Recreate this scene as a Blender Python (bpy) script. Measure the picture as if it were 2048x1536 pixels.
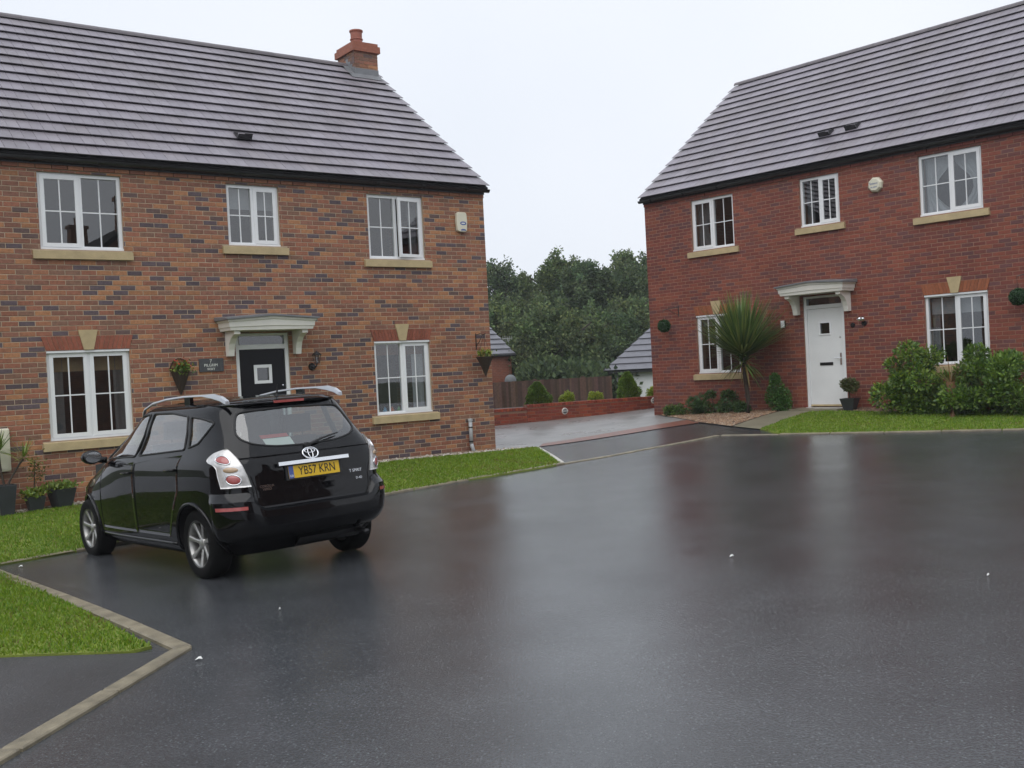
import bpy, bmesh, math, random
import numpy as np
from mathutils import Vector, Matrix
from mathutils.geometry import delaunay_2d_cdt

rng = np.random.default_rng(7)
random.seed(7)
scn = bpy.context.scene
for o in list(bpy.data.objects):
    bpy.data.objects.remove(o)

# ------------------------------------------------------------------ camera
CAM_Z = 1.75
FPX, PITCH, ROLL = 2085.95, -0.0157566, -0.0514554      # focal length in pixels of a 2048 wide frame
cam_data = bpy.data.cameras.new('camera')
cam_data.sensor_width = 36.0
cam_data.lens = FPX / 2048 * 36.0
cam_data.clip_start = 0.05
cam_data.clip_end = 2000
cam = bpy.data.objects.new('camera', cam_data)
scn.collection.objects.link(cam)
_f = Vector((0, math.cos(PITCH), math.sin(PITCH)))
_u = Vector((0, -math.sin(PITCH), math.cos(PITCH)))
_r = Vector((1, 0, 0))
RIGHT = math.cos(ROLL) * _r + math.sin(ROLL) * _u
UP = -math.sin(ROLL) * _r + math.cos(ROLL) * _u
cam.matrix_world = Matrix(((RIGHT.x, UP.x, -_f.x, 0), (RIGHT.y, UP.y, -_f.y, 0), (RIGHT.z, UP.z, -_f.z, CAM_Z), (0, 0, 0, 1)))
scn.camera = cam
scn.render.resolution_x, scn.render.resolution_y = 1024, 768
scn.cycles.max_bounces = 7; scn.cycles.diffuse_bounces = 3; scn.cycles.glossy_bounces = 3; scn.cycles.transmission_bounces = 3; scn.cycles.transparent_max_bounces = 12
scn.cycles.use_adaptive_sampling = True; scn.cycles.adaptive_threshold = 0.02
scn.cycles.caustics_reflective = False; scn.cycles.caustics_refractive = False

# ------------------------------------------------------------------ sky, sun, exposure
SUN_EL, SUN_AZ = math.radians(58), math.radians(200)     # overcast: one very soft sun behind the cloud, over the camera's shoulder
world = bpy.data.worlds.new('World')
scn.world = world
world.use_nodes = True
wn = world.node_tree
wn.nodes.clear()
sky = wn.nodes.new('ShaderNodeTexSky')
sky.sky_type = 'NISHITA'
sky.sun_disc = False
sky.sun_elevation = SUN_EL
sky.sun_rotation = SUN_AZ
sky.dust_density = 6.0
hsv = wn.nodes.new('ShaderNodeHueSaturation'); hsv.inputs['Saturation'].default_value = 0.25
wn.links.new(sky.outputs[0], hsv.inputs['Color'])
tc = wn.nodes.new('ShaderNodeTexCoord')
nz = wn.nodes.new('ShaderNodeTexNoise'); nz.inputs['Scale'].default_value = 1.3; nz.inputs['Detail'].default_value = 3
wn.links.new(tc.outputs['Generated'], nz.inputs['Vector'])
cr = wn.nodes.new('ShaderNodeValToRGB')
cr.color_ramp.elements[0].position = 0.3; cr.color_ramp.elements[0].color = (7.6, 8.25, 9.3, 1)
cr.color_ramp.elements[1].position = 0.7; cr.color_ramp.elements[1].color = (9.2, 9.6, 10.3, 1)
wn.links.new(nz.outputs['Fac'], cr.inputs['Fac'])
mx = wn.nodes.new('ShaderNodeMixRGB'); mx.inputs['Fac'].default_value = 0.88        # the cloud layer over the blue
wn.links.new(hsv.outputs[0], mx.inputs['Color1'])
wn.links.new(cr.outputs[0], mx.inputs['Color2'])
bg = wn.nodes.new('ShaderNodeBackground'); bg.inputs['Strength'].default_value = 0.102
wn.links.new(mx.outputs[0], bg.inputs['Color'])
wo = wn.nodes.new('ShaderNodeOutputWorld')
wn.links.new(bg.outputs[0], wo.inputs['Surface'])

sun_data = bpy.data.lights.new('sun', 'SUN')
sun_data.energy = 1.5
sun_data.angle = math.radians(75)
sun_data.color = (1.0, 0.98, 0.95)
sun = bpy.data.objects.new('sun', sun_data)
scn.collection.objects.link(sun)
_sd = Vector((math.cos(SUN_EL) * math.sin(SUN_AZ), math.cos(SUN_EL) * math.cos(SUN_AZ), math.sin(SUN_EL)))
sun.rotation_euler = _sd.to_track_quat('Z', 'Y').to_euler()
scn.view_settings.view_transform = 'Standard'
scn.view_settings.look = 'None'
scn.view_settings.exposure = 0.12
scn.view_settings.gamma = 1.0
scn.view_settings.use_curve_mapping = False

# ------------------------------------------------------------------ helpers
COL = scn.collection
MATS = {}

def srgb(r, g, b, k=1.0):
    f = lambda c: (c / 255 / 12.92) if c / 255 <= 0.04045 else ((c / 255 + 0.055) / 1.055) ** 2.4
    return (f(r) * k, f(g) * k, f(b) * k)

class NT:
    def __init__(s, name):
        s.m = bpy.data.materials.new(name); s.m.use_nodes = True
        s.t = s.m.node_tree; s.t.nodes.clear()
        s.out = s.t.nodes.new('ShaderNodeOutputMaterial')
        MATS[name] = s.m
    def n(s, kind, **inp):
        nd = s.t.nodes.new('ShaderNode' + kind)
        for k, v in inp.items():
            k2 = k.replace('_', ' ')
            if k2 in nd.inputs: s.put(nd.inputs[k2], v)
            else: setattr(nd, k, v)
        return nd
    def put(s, sock, v):
        if isinstance(v, bpy.types.NodeSocket): s.t.links.new(v, sock)
        elif isinstance(v, (tuple, list)) and len(v) == 3 and sock.type == 'RGBA': sock.default_value = (*v, 1)
        else: sock.default_value = v
    def mix(s, fac, a, b, mode='MIX'):
        nd = s.t.nodes.new('ShaderNodeMixRGB'); nd.blend_type = mode
        s.put(nd.inputs[0], fac); s.put(nd.inputs[1], a); s.put(nd.inputs[2], b)
        return nd.outputs[0]
    def math(s, op, a, b=0.0):
        nd = s.t.nodes.new('ShaderNodeMath'); nd.operation = op
        s.put(nd.inputs[0], a); s.put(nd.inputs[1], b)
        return nd.outputs[0]
    def noise(s, scale, detail=4, rough=0.55, vec=None):
        nd = s.n('TexNoise', Scale=scale, Detail=detail, Roughness=rough)
        s.put(nd.inputs['Vector'], vec if vec is not None else s.coord())
        return nd.outputs['Fac']
    def coord(s, which='Object'):
        if not hasattr(s, '_tc'): s._tc = s.t.nodes.new('ShaderNodeTexCoord')
        return s._tc.outputs[which]
    def world(s):
        if not hasattr(s, '_g'): s._g = s.t.nodes.new('ShaderNodeNewGeometry')
        return s._g.outputs['Position']
    def ramp(s, fac, a, b, p0=0.3, p1=0.7):
        nd = s.t.nodes.new('ShaderNodeValToRGB')
        e = nd.color_ramp.elements
        e[0].position, e[1].position = p0, p1
        e[0].color = (*a, 1) if isinstance(a, tuple) else (a, a, a, 1)
        e[1].color = (*b, 1) if isinstance(b, tuple) else (b, b, b, 1)
        s.put(nd.inputs[0], fac)
        return nd.outputs[0]
    def attr(s, name='tint'):
        nd = s.t.nodes.new('ShaderNodeAttribute'); nd.attribute_name = name
        return nd.outputs['Color']
    def bump(s, h, strength=0.3, dist=0.01):
        nd = s.n('Bump', Strength=strength, Distance=dist); s.put(nd.inputs['Height'], h)
        return nd.outputs[0]
    def bsdf(s, color, rough=0.6, metallic=0.0, spec=0.5, normal=None, coat=0.0, **kw):
        b = s.t.nodes.new('ShaderNodeBsdfPrincipled')
        s.put(b.inputs['Base Color'], color); s.put(b.inputs['Roughness'], rough)
        s.put(b.inputs['Metallic'], metallic); s.put(b.inputs['Specular IOR Level'], spec)
        b.inputs['Coat Weight'].default_value = coat
        b.inputs['Coat Roughness'].default_value = 0.03
        for k, v in kw.items(): s.put(b.inputs[k.replace('_', ' ')], v)
        if normal is not None: s.put(b.inputs['Normal'], normal)
        s.t.links.new(b.outputs[0], s.out.inputs[0])
        return b

def plain(name, color, rough=0.6, metallic=0.0, spec=0.5, var=0.15, vscale=6.0, bump=0.0, bscale=60.0, coat=0.0):
    t = NT(name)
    n = t.noise(vscale, 5)
    c = t.mix(1.0, color, t.ramp(n, 1 - var, 1 + var, 0.25, 0.75), 'MULTIPLY')
    nm = t.bump(t.noise(bscale, 4), bump, 0.01) if bump else None
    t.bsdf(c, rough, metallic, spec, nm, coat)
    return t.m

def tinted(name, rough=0.7, spec=0.4, var=0.2, vscale=30, bump=0.3, bscale=90, trans=0.0, bd=0.004, weather=0.0, wscale=0.7, wcol=(0.6, 0.6, 0.58)):
    """colour comes from the piece's own 'tint' attribute, plus fine grain and broad weather stains"""
    t = NT(name)
    n = t.noise(vscale, 5, 0.6, t.world())
    c = t.mix(1.0, t.attr(), t.ramp(n, 1 - var, 1 + var, 0.25, 0.75), 'MULTIPLY')
    if weather:
        mp = t.n('Mapping'); t.put(mp.inputs['Vector'], t.world()); mp.inputs['Scale'].default_value = (1.0, 1.0, 0.45)
        w = t.ramp(t.noise(wscale, 6, 0.65, mp.outputs[0]), 0.0, 1.0, 0.45, 0.72)
        c = t.mix(t.math('MULTIPLY', w, weather), c, t.mix(1.0, c, wcol, 'MULTIPLY'))
    nm = t.bump(t.noise(bscale, 4, 0.6, t.world()), bump, bd) if bump else None
    b = t.bsdf(c, rough, 0, spec, nm)
    if trans:
        tr = t.n('BsdfTranslucent'); t.put(tr.inputs['Color'], c)
        ms = t.n('MixShader'); ms.inputs[0].default_value = trans
        t.t.links.new(b.outputs[0], ms.inputs[1]); t.t.links.new(tr.outputs[0], ms.inputs[2])
        t.t.links.new(ms.outputs[0], t.out.inputs[0])
    return t.m

def glass(name, tint=(0.8, 0.85, 0.85), f0=0.07, rough=0.01, wav=0.0):
    t = NT(name)
    lw = t.n('LayerWeight', Blend=0.5)
    p5 = t.math('POWER', lw.outputs['Facing'], 4.0)
    fac = t.math('ADD', t.math('MULTIPLY', p5, 1 - f0), f0)
    gl = t.n('BsdfGlossy', Roughness=rough); gl.inputs['Color'].default_value = (1, 1, 1, 1)
    tr = t.n('BsdfTransparent'); tr.inputs['Color'].default_value = (*tint, 1)
    if wav:
        nm = t.bump(t.noise(1.6, 1, 0.4, t.world()), wav, 0.02)
        t.put(gl.inputs['Normal'], nm)
    ms = t.n('MixShader')
    t.t.links.new(fac, ms.inputs[0]); t.t.links.new(tr.outputs[0], ms.inputs[1]); t.t.links.new(gl.outputs[0], ms.inputs[2])
    t.t.links.new(ms.outputs[0], t.out.inputs[0])
    return t.m

class MB:
    """collects geometry for ONE mesh object"""
    def __init__(s):
        s.v = []; s.f = []; s.t = []
    def add(s, verts, faces, tint=None):
        k = len(s.v)
        s.v.extend([tuple(p) for p in verts])
        s.f.extend([tuple(i + k for i in f) for f in faces])
        s.t.extend([tint or (1, 1, 1)] * len(verts))
        return s
    def box(s, x0, x1, y0, y1, z0, z1, tint=None, skip=()):
        v = [(x0, y0, z0), (x1, y0, z0), (x1, y1, z0), (x0, y1, z0), (x0, y0, z1), (x1, y0, z1), (x1, y1, z1), (x0, y1, z1)]
        f = {'-z': (3, 2, 1, 0), '+z': (4, 5, 6, 7), '-y': (0, 1, 5, 4), '+y': (2, 3, 7, 6), '-x': (3, 0, 4, 7), '+x': (1, 2, 6, 5)}
        return s.add(v, [q for k, q in f.items() if k not in skip], tint)
    def ring(s, x0, x1, z0, z1, w, y0, y1):
        """rectangular frame, bars butted"""
        s.box(x0, x0 + w, y0, y1, z0, z1); s.box(x1 - w, x1, y0, y1, z0, z1)
        s.box(x0 + w, x1 - w, y0, y1, z0, z0 + w); s.box(x0 + w, x1 - w, y0, y1, z1 - w, z1)
        return s
    def tube(s, pts, radii, n=8, tint=None, cap=True):
        pts = [Vector(p) for p in pts]
        if not hasattr(radii, '__len__'): radii = [radii] * len(pts)
        rings = []
        ref = Vector((0, 0, 1))
        for i, p in enumerate(pts):
            d = (pts[min(i + 1, len(pts) - 1)] - pts[max(i - 1, 0)]).normalized()
            a = d.cross(ref)
            if a.length < 1e-3: a = d.cross(Vector((1, 0, 0)))
            a.normalize(); b = d.cross(a).normalized()
            rings.append([p + radii[i] * (math.cos(2 * math.pi * j / n) * a + math.sin(2 * math.pi * j / n) * b) for j in range(n)])
        v = [q for r in rings for q in r]
        f = []
        for i in range(len(pts) - 1):
            for j in range(n):
                f.append((i * n + j, i * n + (j + 1) % n, (i + 1) * n + (j + 1) % n, (i + 1) * n + j))
        if cap:
            f.append(tuple(range(n - 1, -1, -1))); f.append(tuple((len(pts) - 1) * n + j for j in range(n)))
        return s.add(v, f, tint)
    def lathe(s, prof, n=16, center=(0, 0, 0), axis='z', tint=None, closed=False):
        v, f = [], []
        for (r, h) in prof:
            for j in range(n):
                a = 2 * math.pi * j / n
                if axis == 'z': p = (r * math.cos(a), r * math.sin(a), h)
                elif axis == 'y': p = (r * math.cos(a), h, r * math.sin(a))
                else: p = (h, r * math.cos(a), r * math.sin(a))
                v.append((p[0] + center[0], p[1] + center[1], p[2] + center[2]))
        m = len(prof)
        for i in range(m if closed else m - 1):
            for j in range(n):
                i2 = (i + 1) % m
                f.append((i * n + j, i * n + (j + 1) % n, i2 * n + (j + 1) % n, i2 * n + j))
        return s.add(v, f, tint)
    def prism(s, poly, d0, d1, plane='xz', tint=None):
        """extrude a polygon drawn in plane 'xz' along y, 'yz' along x or 'xy' along z"""
        def P(a, b, d): return (a, d, b) if plane == 'xz' else (d, a, b) if plane == 'yz' else (a, b, d)
        n = len(poly)
        v = [P(a, b, d0) for a, b in poly] + [P(a, b, d1) for a, b in poly]
        f = [tuple(range(n)), tuple(range(2 * n - 1, n - 1, -1))] + [(i, (i + 1) % n + 0, (i + 1) % n + n, i + n) for i in range(n)]
        return s.add(v, f, tint)
    def build(s, name, mat, parent=None, smooth=False, loc=None, fixn=True):
        me = bpy.data.meshes.new(name)
        me.from_pydata(s.v, [], s.f)
        if any(t != (1, 1, 1) for t in s.t):
            a = me.attributes.new('tint', 'FLOAT_COLOR', 'POINT')
            arr = np.ones((len(s.v), 4), np.float32); arr[:, :3] = np.array(s.t, np.float32)
            a.data.foreach_set('color', arr.ravel())
        if fixn:
            bm = bmesh.new(); bm.from_mesh(me); bmesh.ops.recalc_face_normals(bm, faces=bm.faces); bm.to_mesh(me); bm.free()
        return link(name, me, mat, parent, smooth, loc)

def link(name, me, mat, parent=None, smooth=False, loc=None):
    o = bpy.data.objects.new(name, me)
    COL.objects.link(o)
    if mat is not None and len(me.materials) == 0: me.materials.append(MATS[mat] if isinstance(mat, str) else mat)
    if smooth:
        me.polygons.foreach_set('use_smooth', [True] * len(me.polygons))
    if parent is not None: o.parent = parent
    if loc is not None: o.location = loc
    return o

def smooth_angle(o, deg=35):
    o.data.polygons.foreach_set('use_smooth', [True] * len(o.data.polygons))
    o.data.set_sharp_from_angle(angle=math.radians(deg))
    return o

def np_mesh(name, verts, faces, mat, tint=None, parent=None, smooth=False):
    """big meshes straight from arrays; faces is an (n,3) or (n,4) array"""
    me = bpy.data.meshes.new(name)
    verts = np.asarray(verts, np.float32); faces = np.asarray(faces, np.int32)
    k = faces.shape[1]
    me.vertices.add(len(verts)); me.vertices.foreach_set('co', verts.ravel())
    me.loops.add(faces.size); me.loops.foreach_set('vertex_index', faces.ravel())
    me.polygons.add(len(faces)); me.polygons.foreach_set('loop_start', np.arange(0, faces.size, k, dtype=np.int32))
    me.polygons.foreach_set('loop_total', np.full(len(faces), k, np.int32))
    if tint is not None:
        a = me.attributes.new('tint', 'FLOAT_COLOR', 'POINT')
        arr = np.ones((len(verts), 4), np.float32); arr[:, :3] = tint
        a.data.foreach_set('color', arr.ravel())
    me.update(); me.validate()
    return link(name, me, mat, parent, smooth)

def empty(name, loc=(0, 0, 0), rz=0.0, parent=None):
    o = bpy.data.objects.new(name, None)
    COL.objects.link(o)
    o.location = loc; o.rotation_euler = (0, 0, rz)
    if parent is not None: o.parent = parent
    o.empty_display_size = 0.1
    return o

def tag(o, label=None, cat=None, group=None, kind=None):
    if label: o['label'] = label
    if cat: o['category'] = cat
    if group: o['group'] = group
    if kind: o['kind'] = kind
    return o

def text_mesh(body, size, depth=0.001, spacing=1.0):
    cu = bpy.data.curves.new('lettering', 'FONT')
    cu.body = body; cu.size = size; cu.extrude = depth; cu.align_x = 'CENTER'; cu.align_y = 'CENTER'; cu.space_character = spacing
    cu.space_line = 0.9
    o = bpy.data.objects.new('lettering', cu); COL.objects.link(o)
    dg = bpy.context.evaluated_depsgraph_get()
    me = bpy.data.meshes.new_from_object(o.evaluated_get(dg))
    bpy.data.objects.remove(o); bpy.data.curves.remove(cu)
    me.materials.clear()
    return me

def pix(p):
    """pixel of a world point in the 2048x1536 photograph, and its distance; only used to rank which pieces show largest"""
    d = Vector(p) - Vector((0, 0, CAM_Z))
    z = d.dot(_f)
    if z < 0.1: return (-1e6, -1e6, 1e6)
    return (1024 + FPX * d.dot(RIGHT) / z, 768 - FPX * d.dot(UP) / z, z)

# ------------------------------------------------------------------ terrain height
GC = (0.008682245637318438, 0.012100859012936005, 0.02959408040371192)
GP = np.array([[-2.87, 9.39], [-4.69, 11.45], [-1.67, 10.45], [-3.49, 12.5], [-7.3, 14.8], [-5.5, 16.2], [-2.41, 18.49], [-0.4, 20.0], [3.35, 24.84], [3.67, 24.5], [6.13, 21.75], [6.73, 21.1], [8.16, 19.5], [9.06, 18.5], [11.0, 16.3], [0.0, 2.0], [0.0, 5.0], [-2.0, 3.0], [2.0, 4.0]])
GW = np.array([0.03004, -0.02324, 0.01622, -0.06042, 0.0721, 0.05011, 0.11118, -0.11833, -0.26098, 0.19028, 0.02816, 0.07121, -0.05268, 0.04567, 0.04158, -0.00299, -0.0215, 0.00568, -0.00211])

def HN(x, y):
    x = np.asarray(x, float); y = np.asarray(y, float)
    xc = np.clip(x, -14, 14); yc = np.clip(y, -8, 29)
    s = np.log1p(np.exp((yc + .55 * xc - 11.5) / 2.0)) * 2.0
    k = np.exp(-((x[..., None] - GP[:, 0]) ** 2 + (y[..., None] - GP[:, 1]) ** 2) / (2 * 2.2 ** 2))
    return GC[0] + GC[1] * xc + GC[2] * s + k @ GW

def H(x, y):
    return float(HN(np.array([x]), np.array([y]))[0])

def HF(x, y):
    """natural ground: falls away behind the raised bed"""
    y = np.asarray(y, float); x = np.asarray(x, float)
    t = np.clip((y - 0.42 * x - 26.2) / 6.0, 0, 1); t = t * t * (3 - 2 * t)
    b = np.clip((y - 40) / 40.0, 0, 1)
    return HN(x, y) * (1 - t) + t * (-0.55 - 0.5 * b)

def inpoly(px, py, poly):
    poly = np.asarray(poly); n = len(poly); c = np.zeros(len(px), bool)
    j = n - 1
    for i in range(n):
        xi, yi = poly[i]; xj, yj = poly[j]
        if yi != yj:
            m = ((yi > py) != (yj > py)) & (px < (xj - xi) * (py - yi) / (yj - yi) + xi)
            c ^= m
        j = i
    return c

def sheet(name, poly, off, mat, res=0.5, hf=HN, skirt=0.0, kind='structure', parent=None):
    """a sheet laid on the terrain"""
    poly = [tuple(p) for p in poly]
    b = []
    for i in range(len(poly)):
        p, q = np.array(poly[i]), np.array(poly[(i + 1) % len(poly)])
        n = max(1, int(np.linalg.norm(q - p) / res))
        for k in range(n): b.append(tuple(p + (q - p) * k / n))
    a = np.array(poly)
    gx = np.arange(a[:, 0].min() + res / 2, a[:, 0].max(), res); gy = np.arange(a[:, 1].min() + res / 2, a[:, 1].max(), res)
    X, Y = np.meshgrid(gx, gy); X, Y = X.ravel(), Y.ravel()
    m = inpoly(X, Y, poly)
    pts = [Vector(p) for p in b] + [Vector(p) for p in zip(X[m], Y[m])]
    ed = [(i, (i + 1) % len(b)) for i in range(len(b))]
    vs, es, fs, *_ = delaunay_2d_cdt(pts, ed, [], 1, 1e-4)
    V = np.array([(v.x, v.y) for v in vs])
    Z = hf(V[:, 0], V[:, 1]) + off
    mb = MB()
    verts = [(V[i, 0], V[i, 1], Z[i]) for i in range(len(V))]
    faces = [tuple(f) for f in fs]
    mb.add(verts, faces)
    if skirt:
        bz = hf(np.array([p[0] for p in b]), np.array([p[1] for p in b])) + off
        k = len(b)
        mb.add([(p[0], p[1], z) for p, z in zip(b, bz)] + [(p[0], p[1], z - skirt) for p, z in zip(b, bz)],
               [(i, (i + 1) % k, (i + 1) % k + k, i + k) for i in range(k)])
    me = bpy.data.meshes.new(name); me.from_pydata(mb.v, [], mb.f)
    bm = bmesh.new(); bm.from_mesh(me)
    for f in bm.faces:
        if f.normal.z < 0: f.normal_flip()
    bm.to_mesh(me); bm.free()
    o = link(name, me, mat, parent, True)
    if kind: o['kind'] = kind
    return o

# ------------------------------------------------------------------ materials
def make_tarmac(name, base, r0, r1):
    t = NT(name)
    big = t.noise(0.35, 3, 0.55, t.world())
    mid = t.noise(1.7, 3, 0.5, t.world())
    fine = t.noise(75, 4, 0.75, t.world())
    spk = t.n('TexVoronoi', Scale=62.0); t.put(spk.inputs['Vector'], t.world())
    c = t.mix(1.0, base, t.ramp(mid, 0.85, 1.15), 'MULTIPLY')
    c = t.mix(1.0, c, t.ramp(fine, 0.55, 1.45, 0.3, 0.7), 'MULTIPLY')
    sep = t.n('SeparateColor'); t.put(sep.inputs[0], spk.outputs['Color'])
    chip = t.math('MULTIPLY', t.ramp(sep.outputs[0], 0.0, 1.0, 0.72, 0.95), t.ramp(spk.outputs['Distance'], 1.0, 0.0, 0.15, 0.45))
    c = t.mix(chip, c, (base[0] * 2.5, base[1] * 2.5, base[2] * 2.4))
    rough = t.math('ADD', t.ramp(big, r0, r1, 0.3, 0.7), t.math('MULTIPLY', t.math('SUBTRACT', fine, 0.5), 0.25))
    h = t.math('ADD', fine, t.math('MULTIPLY', t.ramp(spk.outputs['Distance'], 1.0, 0.0, 0.0, 0.6), 0.6))
    nm = t.bump(h, t.ramp(big, 0.13, 0.30, 0.3, 0.7), 0.007)
    t.bsdf(c, rough, 0, 0.5, nm)
make_tarmac('tarmac', (0.050, 0.053, 0.058), 0.11, 0.24)
make_tarmac('tarmac_path', (0.040, 0.041, 0.044), 0.28, 0.46)
def make_drive():
    t = NT('drive_concrete')
    c = t.mix(1.0, (0.25, 0.25, 0.245), t.ramp(t.noise(1.2, 5, 0.6, t.world()), 0.75, 1.2), 'MULTIPLY')
    c = t.mix(1.0, c, t.ramp(t.noise(60, 3, 0.6, t.world()), 0.8, 1.2), 'MULTIPLY')
    t.bsdf(c, t.ramp(t.noise(0.8, 4, 0.6, t.world()), 0.22, 0.45), 0, 0.5, t.bump(t.noise(90, 3, 0.6, t.world()), 0.2, 0.005))
make_drive()
def make_pavers():
    t = NT('red_pavers')
    br = t.n('TexBrick', Scale=1.0); t.put(br.inputs['Vector'], t.world())
    br.inputs['Color1'].default_value = (0.24, 0.085, 0.055, 1); br.inputs['Color2'].default_value = (0.18, 0.075, 0.055, 1); br.inputs['Mortar'].default_value = (0.08, 0.06, 0.05, 1)
    br.inputs['Brick Width'].default_value = 0.2; br.inputs['Row Height'].default_value = 0.1; br.inputs['Mortar Size'].default_value = 0.006
    t.bsdf(br.outputs['Color'], 0.35, 0, 0.5, t.bump(br.outputs['Fac'], -0.3, 0.004))
make_pavers()
plain('soil', (0.045, 0.032, 0.022), 0.85, var=0.35, vscale=9, bump=0.8, bscale=40)
plain('lawn_soil', (0.15, 0.19, 0.025), 0.85, var=0.3, vscale=3, bump=0.6, bscale=60)
plain('earth', (0.05, 0.065, 0.025), 0.9, var=0.3, vscale=0.6)
plain('concrete_edge', (0.20, 0.172, 0.118), 0.5, var=0.42, vscale=7, bump=0.35, bscale=120)
plain('pale_edge', (0.48, 0.47, 0.43), 0.6, var=0.2, vscale=5, bump=0.3)
plain('path_slab', (0.20, 0.18, 0.13), 0.4, var=0.2, vscale=2, bump=0.3, bscale=80)
tinted('pebble', 0.5, 0.4, 0.15, 40, 0.2)
tinted('grass_blade', 0.45, 0.4, 0.1, 4, 0, trans=0.35)
tinted('brick_left', 0.62, 0.35, 0.26, 24, 0.5, 120, weather=0.8, wcol=(0.74, 0.72, 0.74))
tinted('brick_right', 0.62, 0.35, 0.2, 24, 0.45, 120, weather=0.8, wcol=(0.74, 0.70, 0.72))
plain('mortar_left', (0.40, 0.31, 0.22), 0.85, var=0.2, vscale=3, bump=0.4)
plain('mortar_right', (0.29, 0.17, 0.115), 0.85, var=0.2, vscale=3, bump=0.4)
def make_wallbrick(name, c1, c2, mo):
    t = NT(name)
    m = t.n('Mapping'); t.put(m.inputs['Vector'], t.coord()); m.inputs['Rotation'].default_value = (math.radians(90), 0, 0)
    sep = t.n('SeparateXYZ'); t.put(sep.inputs[0], t.coord())
    cmb = t.n('CombineXYZ'); t.put(cmb.inputs[0], t.math('ADD', sep.outputs[0], sep.outputs[1])); t.put(cmb.inputs[1], sep.outputs[2])
    br = t.n('TexBrick', Scale=1.0); t.put(br.inputs['Vector'], cmb.outputs[0])
    br.inputs['Color1'].default_value = (*c1, 1); br.inputs['Color2'].default_value = (*c2, 1); br.inputs['Mortar'].default_value = (*mo, 1)
    br.inputs['Brick Width'].default_value = 0.225; br.inputs['Row Height'].default_value = 0.075; br.inputs['Mortar Size'].default_value = 0.006
    c = t.mix(1.0, br.outputs['Color'], t.ramp(t.noise(3, 5), 0.8, 1.2), 'MULTIPLY')
    t.bsdf(c, 0.7, 0, 0.3, t.bump(br.outputs['Fac'], -0.4, 0.006))
make_wallbrick('wall_brick_left', (0.25, 0.11, 0.06), (0.17, 0.085, 0.06), (0.27, 0.19, 0.125))
make_wallbrick('wall_brick_right', (0.22, 0.07, 0.04), (0.17, 0.06, 0.042), (0.25, 0.14, 0.085))
make_wallbrick('wall_brick_far', (0.27, 0.085, 0.05), (0.22, 0.075, 0.05), (0.27, 0.16, 0.11))
tinted('roof_tile', 0.42, 0.5, 0.14, 4, 0.2, 60, weather=0.9, wscale=0.9, wcol=(0.76, 0.75, 0.70))
plain('roof_far', (0.15, 0.15, 0.17), 0.4, var=0.12, vscale=3)
plain('roof_under', (0.012, 0.011, 0.012), 0.9)
plain('black_plastic', (0.012, 0.012, 0.013), 0.35, var=0.1)
plain('white_upvc', (0.78, 0.79, 0.80), 0.3, var=0.03, vscale=4)
plain('white_paint', (0.76, 0.74, 0.68), 0.4, var=0.06, vscale=5, bump=0.05)
plain('white_door', (0.74, 0.75, 0.75), 0.35, var=0.04, vscale=3)
plain('black_door', (0.005, 0.005, 0.007), 0.3, spec=0.25, var=0.1)
plain('stone', (0.46, 0.36, 0.20), 0.7, var=0.16, vscale=6, bump=0.4, bscale=150)
plain('lead', (0.17, 0.175, 0.185), 0.45, var=0.15, vscale=6)
plain('terracotta', (0.30, 0.10, 0.065), 0.6, var=0.2, vscale=8)
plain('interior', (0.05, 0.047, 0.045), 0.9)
plain('timber_floor', (0.06, 0.045, 0.035), 0.8)
plain('beige_cloth', (0.30, 0.22, 0.12), 0.9, var=0.1, vscale=20)
plain('brown_cloth', (0.16, 0.07, 0.035), 0.9, var=0.1, vscale=20)
plain('white_cloth', (0.36, 0.37, 0.38), 0.9, var=0.06, vscale=20)
plain('grey_cloth', (0.15, 0.15, 0.15), 0.9, var=0.1, vscale=20)
glass('window_glass', (0.72, 0.75, 0.76), 0.13, 0.005, 0.03)
glass('car_glass', (0.60, 0.68, 0.66), 0.17, 0.02)
plain('chrome', (0.75, 0.76, 0.78), 0.12, metallic=1.0, var=0.03)
plain('dark_metal', (0.03, 0.03, 0.032), 0.4, metallic=0.6)
plain('grey_plastic', (0.40, 0.41, 0.42), 0.4, var=0.08)
plain('dish_grey', (0.13, 0.14, 0.15), 0.5, var=0.1)
plain('cream_plastic', (0.66, 0.63, 0.50), 0.4, var=0.05)
plain('blue_print', (0.06, 0.10, 0.30), 0.4, var=0.02)
plain('slate', (0.055, 0.058, 0.062), 0.4, var=0.25, vscale=20, bump=0.3)
plain('lettering_white', (0.72, 0.74, 0.68), 0.5, var=0.04)
plain('wicker', (0.035, 0.022, 0.014), 0.8, var=0.4, vscale=60, bump=0.8, bscale=90)
plain('moss_ball', (0.02, 0.05, 0.018), 0.8, var=0.3, vscale=30)
plain('pot_grey', (0.030, 0.033, 0.038), 0.45, var=0.2, vscale=8)
tinted('fence_board', 0.7, 0.3, 0.3, 14, 0.4, 40)
tinted('leaf', 0.40, 0.5, 0.12, 3, 0, trans=0.25)
tinted('far_leaf', 0.65, 0.2, 0.15, 1.2, 0, trans=0.3)
plain('bark', (0.05, 0.038, 0.028), 0.85, var=0.3, vscale=10, bump=0.8, bscale=30)
plain('brown_frond', (0.17, 0.09, 0.04), 0.7, var=0.2, vscale=10)
plain('paper', (0.75, 0.75, 0.72), 0.7, var=0.04)
plain('red_paper', (0.50, 0.05, 0.04), 0.6, var=0.05)

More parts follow.
